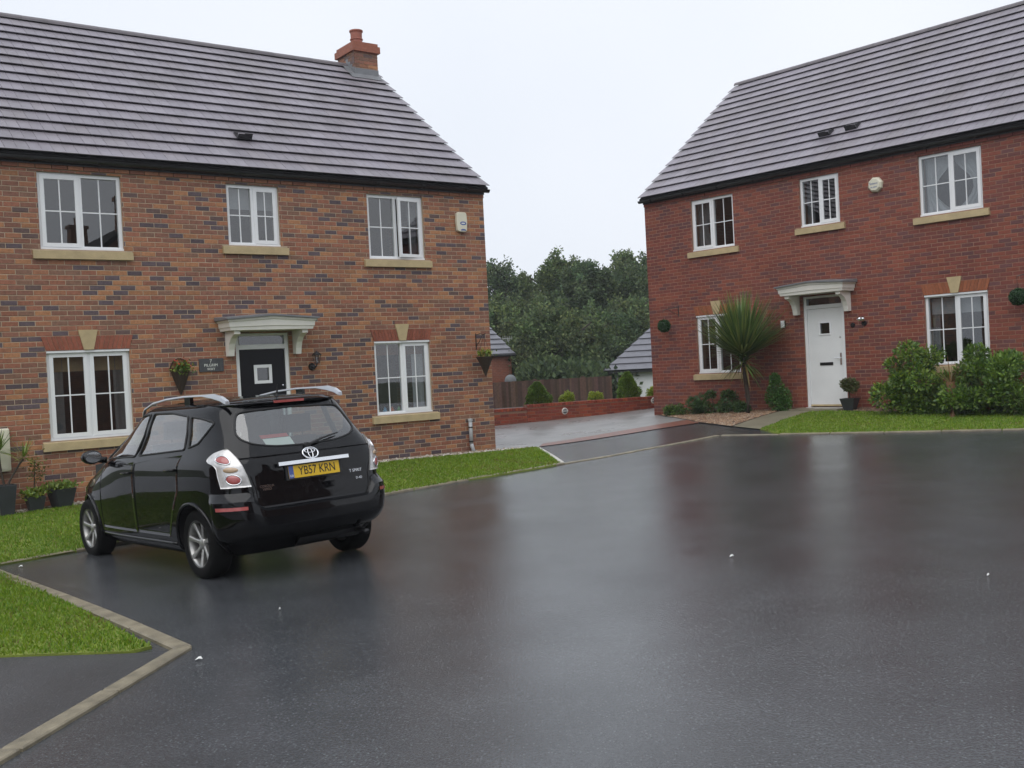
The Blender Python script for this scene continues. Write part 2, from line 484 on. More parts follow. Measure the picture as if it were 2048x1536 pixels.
# ================================================================== the ground
def grid_sheet(name, xs, ys, hf, off, mat):
    X, Y = np.meshgrid(xs, ys); Z = hf(X.ravel(), Y.ravel()) + off
    V = np.stack([X.ravel(), Y.ravel(), Z], -1)
    nx, ny = len(xs), len(ys)
    i = np.arange(nx * ny).reshape(ny, nx)
    F = np.stack([i[:-1, :-1].ravel(), i[:-1, 1:].ravel(), i[1:, 1:].ravel(), i[1:, :-1].ravel()], -1)
    return np_mesh(name, V, F, mat, smooth=True)
_xs = np.unique(np.concatenate([np.linspace(-150, -30, 12), np.linspace(-30, 30, 61), np.linspace(30, 150, 12)]))
_ys = np.unique(np.concatenate([np.linspace(-100, -20, 10), np.linspace(-20, 60, 81), np.linspace(60, 250, 14)]))
tag(grid_sheet('ground', _xs, _ys, HF, -0.09, 'earth'), kind='structure')

TIP = (-5.58, 10.93)
EDGE_A = [TIP, (-4.92, 11.71), (-3.92, 12.77), (-1.78, 14.52), (-.97, 15.14), (-.25, 15.60), (.61, 16.29), (.77, 16.47)]
EDGE_B = [(.77, 16.47), (1.36, 16.92), (2.31, 17.78), (3.27, 18.44), (3.69, 18.74)]
EDGE_R = [(3.69, 18.74), (4.57, 18.06), (5.59, 17.38), (7.79, 15.94), (10.5, 14.2), (13.5, 12.3)]
EDGE_F = [TIP, (-2.21, 6.90)]
EDGE_P = [(-2.21, 6.90), (-2.54, 4.95), (-3.21, 1.0), (-3.7, -2.0)]

sheet('road', [(-30, -16), (30, -16), (30, 26.0), (8.0, 29.0), (3.0, 27.2), (-2.6, 25.2), (-9.5, 19), (-30, 16)], 0.0, 'tarmac', 0.6)

def along(poly, step):
    pts = [np.array(p, float) for p in poly]; out = [pts[0]]; acc = []
    seg = [np.linalg.norm(pts[i + 1] - pts[i]) for i in range(len(pts) - 1)]; L = sum(seg)
    n = max(1, round(L / step)); res = []
    for k in range(n + 1):
        s = L * k / n; i = 0
        while i < len(seg) - 1 and s > seg[i]: s -= seg[i]; i += 1
        res.append(pts[i] + (pts[i + 1] - pts[i]) * s / seg[i])
    return res

def kerb(name, poly, side, w, up, mat, step=0.9, gap=0.010):
    """a run of edging stones; each stone its own piece. side +1: the run's width lies to the left of its direction"""
    root = empty(name, (poly[0][0], poly[0][1], 0)); tag(root, kind='structure')
    P = along(poly, step)
    for i in range(len(P) - 1):
        a, b = P[i], P[i + 1]
        d = (b - a) / np.linalg.norm(b - a); n = np.array([-d[1], d[0]]) * side * w
        a2, b2 = a + d * gap, b - d * gap
        jit = rng.uniform(-.003, .003)
        c = [a2, b2, b2 + n, a2 + n]
        m = 0.008
        ins = [a2 + d * m + n / w * m, b2 - d * m + n / w * m, b2 - d * m + n * (1 - m / w), a2 + d * m + n * (1 - m / w)]
        v = [(p[0] - poly[0][0], p[1] - poly[0][1], H(*p) - .08) for p in c] + [(p[0] - poly[0][0], p[1] - poly[0][1], H(*p) + up - m + jit) for p in c] + [(p[0] - poly[0][0], p[1] - poly[0][1], H(*p) + up + jit) for p in ins]
        f = [(8, 9, 10, 11)]
        for k in range(4):
            k2 = (k + 1) % 4
            f += [(k, k2, 4 + k2, 4 + k), (4 + k, 4 + k2, 8 + k2, 8 + k)]
        MB().add(v, f).build('kerb_stone', mat, root)
    return root
kerb('lawn_kerb', EDGE_A, 1, 0.10, 0.028, 'concrete_edge')
kerb('road_edging', EDGE_B, 1, 0.10, 0.016, 'concrete_edge')
kerb('verge_kerb', EDGE_R[1:], 1, 0.08, 0.022, 'concrete_edge')
kerb('flush_edging', EDGE_R[:2], 1, 0.09, 0.010, 'concrete_edge')
kerb('corner_kerb', [(-5.50, 10.86), (-2.21, 6.90)], -1, 0.115, 0.03, 'concrete_edge')
kerb('path_kerb', EDGE_P, -1, 0.115, 0.026, 'concrete_edge')
kerb('drive_edging', [(.46, 19.75), (.77, 16.62)], -1, 0.07, 0.03, 'pale_edge', 0.6)

# the driveway, its red block band, the paths, the gravel and the soil beds
sheet('driveway', [(.55, 20.5), (1.95, 21.3), (3.07, 21.9), (3.95, 22.3), (3.42, 24.75), (4.2, 25.9), (6.2, 28.4), (3.55, 27.15), (.35, 25.55), (-.45, 25.2), (-4.0, 25.0), (-3.4, 23.9), (-.42, 20.05), (.44, 19.95)], 0.008, 'drive_concrete', 0.4)
sheet('block_paving', [(.46, 19.95), (1.85, 20.55), (2.93, 21.0), (3.75, 21.2), (3.95, 22.3), (3.07, 21.9), (1.95, 21.3), (.55, 20.5)], 0.013, 'red_pavers', 0.3)
sheet('footpath', [(-2.30, 6.84), (-2.62, 6.84), (-3.52, 6.94), (-7.5, 7.3), (-7.5, -3), (-3.90, -3), (-3.28, 1.0), (-2.61, 4.95)], 0.012, 'tarmac_path', 0.4)
sheet('garden_path', [(4.16, 19.85), (4.47, 19.0), (5.2, 20.05), (5.94, 20.95), (6.62, 21.1), (6.10, 21.68), (5.80, 21.95), (5.0, 21.0)], 0.02, 'path_slab', 0.3)
sheet('gravel_bed_base', [(3.42, 24.74), (3.74, 21.3), (4.14, 19.85), (4.98, 21.0), (5.78, 21.95), (6.0, 21.86)], 0.016, 'soil', 0.35)
sheet('gravel_strip_base', [(-.42, 19.92), (-3.2, 17.86), (-6.2, 15.64), (-8.0, 14.3), (-7.88, 14.0), (-5.95, 15.32), (-2.95, 17.55), (-.05, 19.6), (.44, 19.93)], 0.016, 'soil', 0.35)
sheet('shrub_bed', [(6.7, 21.1), (6.35, 20.75), (7.2, 19.75), (9.1, 17.7), (12, 14.5), (12.6, 15.0), (9.4, 18.1)], 0.018, 'soil', 0.35)

LAWN_L = EDGE_A[:-1] + [(.70, 16.55), (.42, 19.75), (-.05, 19.6), (-2.95, 17.55), (-5.95, 15.32), (-7.88, 14.0), (-11, 11.6), (-9.0, 9.6)]
LAWN_F = [TIP, (-2.50, 6.96), (-2.62, 6.86), (-3.52, 6.96), (-7.5, 7.3), (-9.0, 9.6)]
LAWN_R = [(4.47, 19.0), (4.57, 18.13), (5.63, 17.45), (7.83, 16.01), (10.54, 14.27), (13.0, 12.8), (12.0, 14.5), (9.1, 17.7), (7.2, 19.75), (6.35, 20.75), (5.94, 20.95), (5.2, 20.05)]

def lawn(name, poly, n, blade, label):
    base = sheet(name, poly, 0.022, 'lawn_soil', 0.4, skirt=0.03)
    a = np.array(poly); k = int(n * 3)
    X = rng.uniform(a[:, 0].min(), a[:, 0].max(), k); Y = rng.uniform(a[:, 1].min(), a[:, 1].max(), k)
    m = inpoly(X, Y, poly); X, Y = X[m][:n], Y[m][:n]
    d = np.hypot(X, Y)
    # only blades the photograph could resolve are built; the sheet below carries the rest
    p = np.clip(14.0 / d, 0.2, 1.0)
    keep = rng.random(len(X)) < p
    X, Y, d = X[keep], Y[keep], d[keep]
    Z = HN(X, Y) + 0.02
    n = len(X)
    ang = rng.uniform(0, 2 * math.pi, n); h = blade * rng.uniform(.35, 1.25, n) * (1 + .35 * (rng.random(n) < .06)); w = (0.0022 + 0.00035 * d) * rng.uniform(.7, 1.3, n)
    lean = rng.uniform(0.1, 0.9, n) * h; la = rng.uniform(0, 2 * math.pi, n)
    V = np.zeros((n, 4, 3))
    dx, dy = np.cos(ang) * w, np.sin(ang) * w
    V[:, 0] = np.stack([X - dx, Y - dy, Z], -1); V[:, 1] = np.stack([X + dx, Y + dy, Z], -1)
    mx_, my_ = X + np.cos(la) * lean * .45, Y + np.sin(la) * lean * .45
    V[:, 2] = np.stack([mx_ + dx * .7, my_ + dy * .7, Z + h * .6], -1)
    V[:, 3] = np.stack([X + np.cos(la) * lean, Y + np.sin(la) * lean, Z + h], -1)
    i = np.arange(n)[:, None] * 4
    F = i + np.array([[0, 1, 2, 3]])
    patch = .5 + .5 * np.sin(X * 1.7 + 1.3 * np.sin(Y * 1.1)) * np.sin(Y * 1.3 + 2.1 * np.cos(X * .7))
    yel = np.clip(rng.normal(.45, .3, n) + .25 * (patch - .5), 0, 1)
    c0 = np.array([0.105, 0.225, 0.016]); c1 = np.array([0.225, 0.305, 0.022])
    T = (c0 + (c1 - c0) * yel[:, None]) * rng.uniform(.75, 1.18, (n, 1))
    worn = np.clip((np.sin(X * 2.9 + 2 * np.sin(Y * 1.9)) * np.sin(Y * 2.3 + 1.7 * np.sin(X * 2.1)) - .45) * 2.2, 0, 1)
    dry = (rng.random(n) < .04 + .30 * worn)[:, None]
    T = np.where(dry, np.array([0.22, 0.19, 0.055]) * rng.uniform(.6, 1.2, (n, 1)), T)
    g = np_mesh('grass', V.reshape(-1, 3), F, 'grass_blade', np.repeat(T, 4, 0))
    tag(g, label, 'grass', kind='stuff')
lawn('lawn', LAWN_L, 110000, 0.030, 'short wet grass on the strip in front of the multicoloured brick house')
lawn('lawn', LAWN_F, 65000, 0.030, 'short bright grass in the pointed plot by the kerb corner')
lawn('lawn', LAWN_R, 60000, 0.028, 'short grass below the bushes of the red brick house')

def pebbles(name, poly, n, smin, smax, cols, label, off=0.02):
    a = np.array(poly); X = rng.uniform(a[:, 0].min(), a[:, 0].max(), n * 6); Y = rng.uniform(a[:, 1].min(), a[:, 1].max(), n * 6)
    m = inpoly(X, Y, poly); X, Y = X[m][:n], Y[m][:n]; n = len(X)
    Z = HN(X, Y) + off
    base = np.array([(1, 0, 0), (.3, .95, 0), (-.8, .6, 0), (-.8, -.6, 0), (.3, -.95, 0), (.1, .1, .7), (0, 0, -.5)])
    F0 = np.array([(0, 1, 5), (1, 2, 5), (2, 3, 5), (3, 4, 5), (4, 0, 5)])
    s = rng.uniform(smin, smax, n); an = rng.uniform(0, 6.28, n)
    B = np.repeat(base[None], n, 0) * rng.uniform(.7, 1.3, (n, 7, 3))
    x = B[:, :, 0] * np.cos(an)[:, None] - B[:, :, 1] * np.sin(an)[:, None]; y = B[:, :, 0] * np.sin(an)[:, None] + B[:, :, 1] * np.cos(an)[:, None]
    V = np.stack([x * s[:, None] + X[:, None], y * s[:, None] + Y[:, None], B[:, :, 2] * s[:, None] + Z[:, None]], -1)
    F = (np.arange(n)[:, None, None] * 7 + F0[None]).reshape(-1, 3)
    cols = np.array(cols); T = cols[rng.integers(0, len(cols), n)] * rng.uniform(.75, 1.25, (n, 1))
    tag(np_mesh(name, V.reshape(-1, 3), F, 'pebble', np.repeat(T, 7, 0)), label, 'gravel', kind='stuff')
pebbles('gravel', [(3.45, 24.6), (3.76, 21.3), (4.14, 19.9), (4.95, 21.0), (5.72, 21.95)], 3800, .012, .032, [(.22, .13, .075), (.28, .18, .11), (.16, .09, .06), (.34, .26, .19)], 'brown gravel under the spiky palm beside the garden path')
pebbles('gravel', [(-.42, 19.90), (-3.2, 17.84), (-6.2, 15.62), (-8.0, 14.28), (-7.9, 14.02), (-5.95, 15.34), (-2.95, 17.57), (-.05, 19.62), (.40, 19.93)], 3600, .012, .034, [(.34, .29, .22), (.45, .41, .34), (.24, .18, .13), (.5, .47, .42)], 'pale gravel strip along the foot of the multicoloured brick wall')
pebbles('gravel', [(6.7, 21.1), (6.4, 20.75), (7.2, 19.8), (9.1, 17.75), (9.4, 18.1)], 1400, .012, .032, [(.16, .10, .065), (.22, .15, .10), (.10, .07, .05)], 'dark gravel and soil under the leafy bushes')

# ================================================================== houses
HL = 9.33           # length of a house front
HD = 8.0            # depth
EAVE_V = 5.02
SLOPE = math.atan2(3.28, 4.12)
VARIANTS = {}

def brick_variants(name, pal, weights, k=26):
    out = []
    for i in range(k):
        c = np.array(pal[rng.choice(len(pal), p=weights)]) * rng.uniform(.86, 1.14)
        out.append(tuple(c))
    return out

def brick_mesh(w, h, d, tint, name='brick'):
    mb = MB(); b = 0.004
    x0, x1, z0, z1 = 0, w, 0, h
    v = [(x0 + b, 0, z0 + b), (x1 - b, 0, z0 + b), (x1 - b, 0, z1 - b), (x0 + b, 0, z1 - b), (x0, b, z0), (x1, b, z0), (x1, b, z1), (x0, b, z1), (x0, d, z0), (x1, d, z0), (x1, d, z1), (x0, d, z1)]
    f = [(0, 1, 2, 3)] + [(4 + i, 4 + (i + 1) % 4, (i + 1) % 4, i) for i in range(4)] + [(8 + i, 8 + (i + 1) % 4, 4 + (i + 1) % 4, 4 + i) for i in range(4)]
    return v, f

def subtract(rects, o):
    out = []
    for (x0, x1, z0, z1) in rects:
        if o[0] >= x1 or o[1] <= x0 or o[2] >= z1 or o[3] <= z0: out.append((x0, x1, z0, z1)); continue
        if o[0] > x0: out.append((x0, o[0], z0, z1))
        if o[1] < x1: out.append((o[1], x1, z0, z1))
        a, b = max(x0, o[0]), min(x1, o[1])
        if o[2] > z0: out.append((a, b, z0, o[2]))
        if o[3] < z1: out.append((a, b, o[3], z1))
    return [r for r in out if r[1] - r[0] > .012 and r[3] - r[2] > .012]

def lay_bricks(parent, x0, x1, z0, z1, openings, pal, weights, mat, world_of, named=300, yfront=0.0, depth=0.007):
    """stretcher bond; the whole bricks that show largest become objects, all the others one mesh"""
    tints = brick_variants('b', pal, weights)
    metas = []
    for t in tints:
        v, f = brick_mesh(.215, .065, depth, t)
        me = bpy.data.meshes.new('brick'); me.from_pydata(v, [], f)
        a = me.attributes.new('tint', 'FLOAT_COLOR', 'POINT'); arr = np.ones((len(v), 4), np.float32); arr[:, :3] = t
        a.data.foreach_set('color', arr.ravel()); me.materials.append(MATS[mat]); metas.append(me)
    whole, cut = [], []
    row = 0; z = z0
    prev = None
    while z + .03 < z1:
        zt = min(z + .065, z1)
        x = x0 - (.1125 if row % 2 else 0)
        while x < x1:
            a, b = max(x, x0), min(x + .215, x1)
            if b - a > .02:
                rs = [(a, b, z, zt)]
                for o in openings: rs = subtract(rs, o)
                for r in rs:
                    if r[1] - r[0] > .2149 and r[3] - r[2] > .0649: whole.append(r)
                    else: cut.append(r)
            x += .225
        z += .075; row += 1
    score = []
    for i, r in enumerate(whole):
        px, py, dist = pix(world_of((r[0] + r[1]) / 2, 0, (r[2] + r[3]) / 2))
        vis = -5 < px < 2053 and 0 < py < 1540
        score.append((0 if vis else 1, dist, i))
    score.sort()
    pick = set(s[2] for s in score[:named] if s[0] == 0)
    rest = MB()
    for i, r in enumerate(whole):
        k = int(rng.integers(len(tints))); jit = rng.uniform(-.0015, .0015)
        if i in pick:
            o = bpy.data.objects.new('brick', metas[k]); COL.objects.link(o); o.parent = parent; o.location = (r[0], yfront + jit, r[2])
        else:
            v, f = brick_mesh(.215, .065, depth, tints[k])
            rest.add([(p[0] + r[0], p[1] + yfront + jit, p[2] + r[2]) for p in v], f, tints[k])
    for r in cut:
        k = int(rng.integers(len(tints)))
        v, f = brick_mesh(r[1] - r[0], r[3] - r[2], depth, tints[k])
        rest.add([(p[0] + r[0], p[1] + yfront, p[2] + r[2]) for p in v], f, tints[k])
    o = rest.build('brickwork', mat, parent, fixn=False)
    if len(whole) > named: o['kind'] = 'stuff'
    return o

def make_window(house, X0, X1, z0, z1, sashes, head=False, open_sash=0.0, sill=True):
    """sashes: which of the two lights ('L','R') are opening casements"""
    yf, yb = 0.045, 0.115
    fw = 0.052
    fr = MB().ring(X0 + .003, X1 - .003, z0 + .003, z1 - .003, fw, yf, yb)
    mid = (X0 + X1) / 2
    fr.box(mid - .028, mid + .028, yf + .001, yb - .001, z0 + fw, z1 - fw)
    fr.box(X0 - .012, X1 + .012, yf - .025, yf - .001, z0 + .002, z0 + .028)            # weather lip
    w = fr.build('window', 'white_upvc', house)
    if head:
        MB().box(X0 + .004, X1 - .004, -.004, .044, z1 - .034, z1 - .002).build('head_drip', 'white_upvc', w)
    for side in 'LR':
        a, b = (X0 + fw, mid - .028) if side == 'L' else (mid + .028, X1 - fw)
        c, d = z0 + fw, z1 - fw
        y = yf + .03
        hold = w
        if side in sashes:
            e = .012
            sw = .058
            hinge = empty('sash', (b + e if side == 'R' else a - e, yf - .013, 0), 0, w)
            hinge.rotation_euler = (0, 0, open_sash if side == 'R' else -open_sash)
            ox = hinge.location.x
            MB().ring(a - e - ox, b + e - ox, c - e, d + e, sw, 0, .035).build('sash_frame', 'white_upvc', hinge)
            a2, b2, c2, d2 = a - e + sw, b + e - sw, c - e + sw, d + e - sw
            hold = hinge; y = .012; a2 -= ox; b2 -= ox
        else:
            a2, b2, c2, d2 = a, b, c, d
        bw = .009
        xm, zm = (a2 + b2) / 2, (c2 + d2) / 2
        if hold is w:
            bars = MB(); bars.box(xm - bw, xm + bw, y - .004, y + .012, c2, d2); bars.box(a2, xm - bw, y - .004, y + .012, zm - bw, zm + bw); bars.box(xm + bw, b2, y - .004, y + .012, zm - bw, zm + bw)
            bars.build('glazing_bar', 'white_upvc', w)
            for (p, q) in ((a2, xm - bw), (xm + bw, b2)):
                for (r, s) in ((c2, zm - bw), (zm + bw, d2)):
                    MB().add([(p, y + .004, r), (q, y + .004, r), (q, y + .004, s), (p, y + .004, s)], [(0, 1, 2, 3)]).build('pane', 'window_glass', w)
        else:
            bars = MB(); bars.box(xm - bw, xm + bw, y - .004, y + .012, c2, d2); bars.box(a2, xm - bw, y - .004, y + .012, zm - bw, zm + bw); bars.box(xm + bw, b2, y - .004, y + .012, zm - bw, zm + bw)
            bars.build('glazing_bar', 'white_upvc', hinge)
            for (p, q) in ((a2, xm - bw), (xm + bw, b2)):
                for (r, s) in ((c2, zm - bw), (zm + bw, d2)):
                    MB().add([(p, y + .004, r), (q, y + .004, r), (q, y + .004, s), (p, y + .004, s)], [(0, 1, 2, 3)]).build('pane', 'window_glass', hinge)
            # the sash stays two levels below the house: re-hang its pieces on the window itself
            bpy.context.view_layer.update()
            for ch in list(hinge.children):
                mw = hinge.matrix_basis @ ch.matrix_basis
                ch.parent = w; ch.matrix_basis = mw
            bpy.data.objects.remove(hinge)
    if sill:
        s = MB(); x0, x1 = X0 - .115, X1 + .115
        v = [(x0, -.055, z0 - .145), (x1, -.055, z0 - .145), (x1, .11, z0 - .145), (x0, .11, z0 - .145), (x0, -.055, z0 - .028), (x1, -.055, z0 - .028), (x1, .11, z0 - .002), (x0, .11, z0 - .002)]
        s.add(v, [(3, 2, 1, 0), (4, 5, 6, 7), (0, 1, 5, 4), (2, 3, 7, 6), (3, 0, 4, 7), (1, 2, 6, 5)])
        s.build('sill', 'stone', w)
    return w

def make_arch(house, X0, X1, zb, zt, col, mat):
    """flat brick arch: each voussoir a piece, a stone keystone in the middle"""
    root = empty('window_arch', ((X0 + X1) / 2, 0, zb), 0, house)
    hw = (X1 - X0) / 2; kb, kt = .07, .14; n = 8; spl = .065
    hgt = zt - zb; kz = .09
    for s in (-1, 1):
        for i in range(n):
            g = .0035
            bl = kb + (hw - kb) * i / n + g; br_ = kb + (hw - kb) * (i + 1) / n - g
            ktz = kb + (kt - kb) * hgt / (hgt + kz)
            tl = ktz + (hw + spl - ktz) * i / n + g; tr = ktz + (hw + spl - ktz) * (i + 1) / n - g
            c = tuple(np.array(col) * rng.uniform(.85, 1.15))
            poly = [(s * bl, 0), (s * br_, 0), (s * tr, hgt), (s * tl, hgt)]
            MB().prism(poly, -.012 + rng.uniform(-.001, .001), .05, 'xz', c).build('brick', mat, root)
    MB().prism([(-kb, 0), (kb, 0), (kt, hgt + kz), (-kt, hgt + kz)], -.028, .05, 'xz').build('keystone', 'stone', root)
    MB().box(-hw, hw, -.004, .05, 0.001, hgt - .001).build('mortar_bed', 'mortar_left' if mat == 'brick_left' else 'mortar_right', root)

def make_door(house, X0, X1, z0, z1, colour, style, hinge_left=True):
    fr = MB(); y0, y1 = 0.03, 0.12; fw = .065
    fr.box(X0 + .003, X0 + fw, y0, y1, z0, z1 - .003); fr.box(X1 - fw, X1 - .003, y0, y1, z0, z1 - .003)
    fr.box(X0 + fw, X1 - fw, y0, y1, z1 - fw * .7, z1 - .003); fr.box(X0 + fw, X1 - fw, y0, y1, z0 + 2.035, z0 + 2.11)
    fr.box(X0 - .02, X1 + .02, -.03, .12, z0 - .04, z0 - .001)
    d = fr.build('door', 'white_upvc', house)
    a, b = X0 + fw, X1 - fw
    MB().add([(a, .07, z0 + 2.11), (b, .07, z0 + 2.11), (b, .07, z1 - fw * .7), (a, .07, z1 - fw * .7)], [(0, 1, 2, 3)]).build('fanlight', 'window_glass', d)
    cx = (a + b) / 2; cz = z0 + 1.62; hs = .12
    pz0, pz1 = z0 + .02, z0 + 2.03
    leaf = MB()
    ax, bx = a + .004, b - .004
    for q in ((ax, cx - hs, pz0, pz1), (cx + hs, bx, pz0, pz1), (cx - hs, cx + hs, pz0, cz - hs), (cx - hs, cx + hs, cz + hs, pz1)):
        leaf.box(q[0], q[1], .05, .095, q[2], q[3])
    leaf.build('door_leaf', colour, d)
    MB().ring(cx - hs - (.035 if style == 'black' else .018), cx + hs + (.035 if style == 'black' else .018), cz - hs - (.035 if style == 'black' else .018), cz + hs + (.035 if style == 'black' else .018), .05 if style == 'black' else .03, .035, .06).build('vision_frame', 'white_upvc', d)
    MB().add([(cx - hs, .07, cz - hs), (cx + hs, .07, cz - hs), (cx + hs, .07, cz + hs), (cx - hs, .07, cz + hs)], [(0, 1, 2, 3)]).build('vision_pane', 'window_glass', d)
    lx = .15
    MB().box(cx - lx, cx + lx, .038, .052, z0 + .86, z0 + .92).build('letter_plate', 'dark_metal', d)
    hx = bx - .06 if hinge_left else ax + .06
    h = MB(); h.box(hx - .018, hx + .018, .036, .052, z0 + .86, z0 + 1.10); h.tube([(hx, .04, z0 + 1.0), (hx, .0, z0 + 1.0), (hx - .12 * (1 if hinge_left else -1), -.005, z0 + 1.0)], .009, 6)
    h.build('handle', 'chrome', d)
    MB().lathe([(0, .034), (.014, .036), (.016, .052)], 10, (hx, 0, z0 + 1.42), 'y').build('lock', 'chrome', d)
    MB().box(ax, bx, .03, .05, z0 + .02, z0 + .055).build('weather_bar', 'stone' if style == 'white' else 'chrome', d)
    return d

def make_canopy(house, cx, zb):
    root = empty('door_canopy', (cx, 0, zb), 0, house)
    W, P = .765, .50
    # moulded fascia: front and two returns, stepped
    fas = MB()
    prof = [(.0, .055), (.045, .045), (.052, .032), (.125, .024), (.135, .006), (.165, 0)]          # (height, inset)
    def outline(ins): return [(-W + ins, 0), (-W + ins, -P + ins), (W - ins, -P + ins), (W - ins, 0)]
    def rise(x): return .055 * max(0, 1 - abs(x) / W)
    V, F = [], []
    for (h, ins) in prof:
        o = outline(ins)
        pts = [o[0], o[1], (0, o[1][1]), o[2], o[3]]
        for (x, y) in pts: V.append((x, y, h + rise(x) * h / .165))
    for i in range(len(prof) - 1):
        for j in range(4): F.append((i * 5 + j, i * 5 + j + 1, i * 5 + 6 + j, i * 5 + 5 + j))
    F.append((0, 1, 2, 3, 4))
    fas.add(V, F); fas.build('fascia', 'white_paint', root)
    lead = MB()
    e = .035
    zz = .167
    L = [(-W - e, 0), (-W - e, -P - e), (0, -P - e), (W + e, -P - e), (W + e, 0), (0, 0)]
    hz = [0, 0, .055, 0, 0, .055]
    top = [(x, y, zz + .03 + h + (.035 if y > -.1 else 0)) for (x, y), h in zip(L, hz)]
    bot = [(x, y, zz + h) for (x, y), h in zip(L, hz)]
    lead.add(bot + top, [(0, 1, 2, 5), (5, 2, 3, 4), (6, 11, 8, 7), (11, 10, 9, 8), (0, 6, 7, 1), (1, 7, 8, 2), (2, 8, 9, 3), (3, 9, 10, 4)])
    lead.build('canopy_roof', 'lead', root)
    for s in (-1, 1):
        poly = [(0, -.40), (-.11, -.40), (-.13, -.30), (-.17, -.20), (-.24, -.12), (-.34, -.075), (-.40, -.06), (-.40, -.002), (0, -.002)]
        MB().prism(poly, s * .585 - .05, s * .585 + .05, 'yz').build('bracket', 'white_paint', root)

def roof_tiles(roof, s, world_of, named=300):
    """flat interlocking tiles in broken bond on the front slope; local a along x, b up the slope, c out of it"""
    cs, sn = math.cos(SLOPE), math.sin(SLOPE)
    y0, z0 = -.12, EAVE_V
    def P(a, b, c): return (a, y0 + b * cs - c * sn, z0 + b * sn + c * cs)
    W_, GA, LEN, TH = .332, .345, .405, .012
    xa, xb = (-HL - .06, .06) if s < 0 else (-.06, HL + .06)
    def tile_geo(w, first):
        m = w / 2
        xs = [0, m - .003, m, m + .003, w] if w > .25 else [0, w]
        dz = [0, 0, -.007, 0, 0] if w > .25 else [0, 0]
        v, f = [], []
        n = len(xs)
        for (b, c) in ((0, .050), (0, .050 + TH), (LEN, .002 + TH)):
            for x, q in zip(xs, dz): v.append((x, b, c + (q if c != .050 else 0)))
        for i in range(n - 1): f += [(i, i + 1, n + i + 1, n + i), (n + i, n + i + 1, 2 * n + i + 1, 2 * n + i)]
        # underside and ends
        k = len(v); v += [(0, LEN, .002), (w, LEN, .002)]
        f += [(0, k, k + 1, n - 1), (0, n, 2 * n, k), (n - 1, k + 1, 3 * n - 1, 2 * n - 1)]
        return v, f
    cols = [(.225, .205, .236), (.237, .217, .248), (.214, .196, .224), (.248, .228, .258), (.226, .205, .228)]
    metas = []
    for c in cols:
        v, f = tile_geo(W_ - .006, True)
        me = bpy.data.meshes.new('tile'); me.from_pydata([P(0, 0, 0) if False else (p[0], p[1] * cs - p[2] * sn, p[1] * sn + p[2] * cs) for p in v], [], f)
        at = me.attributes.new('tint', 'FLOAT_COLOR', 'POINT'); arr = np.ones((len(v), 4), np.float32); arr[:, :3] = c
        at.data.foreach_set('color', arr.ravel()); me.materials.append(MATS['roof_tile']); metas.append(me)
    full, part = [], []
    for r in range(15):
        b = r * GA
        x = xa - (W_ / 2 if r % 2 else 0)
        while x < xb - .02:
            l, rr = max(x, xa), min(x + W_, xb)
            (full if rr - l > W_ - .001 else part).append((l, rr - l, b)); x += W_
    sc = sorted(((0 if -20 < pix(world_of(*P(l + w / 2, b + .17, .03)))[0] < 2060 and -10 < pix(world_of(*P(l + w / 2, b + .17, .03)))[1] else 1), pix(world_of(*P(l + w / 2, b + .17, .03)))[2], i) for i, (l, w, b) in enumerate(full))
    pick = set(q[2] for q in sc[:named] if q[0] == 0)
    rest = MB()
    for i, (l, w, b) in enumerate(full):
        k = int(rng.integers(len(cols))); dc = rng.uniform(0, .0025)
        if i in pick:
            o = bpy.data.objects.new('tile', metas[k]); COL.objects.link(o); o.parent = roof; o.location = P(l + .003, b, dc)
        else:
            v, f = tile_geo(W_ - .006, True)
            rest.add([P(p[0] + l + .003, p[1] + b, p[2] + dc) for p in v], f, cols[k])
    for (l, w, b) in part:
        if w < .03: continue
        v, f = tile_geo(w - .006, True)
        rest.add([P(p[0] + l + .003, p[1] + b, p[2]) for p in v], f, cols[int(rng.integers(len(cols)))])
    tag(rest.build('tiling', 'roof_tile', roof), kind='stuff')
    return P

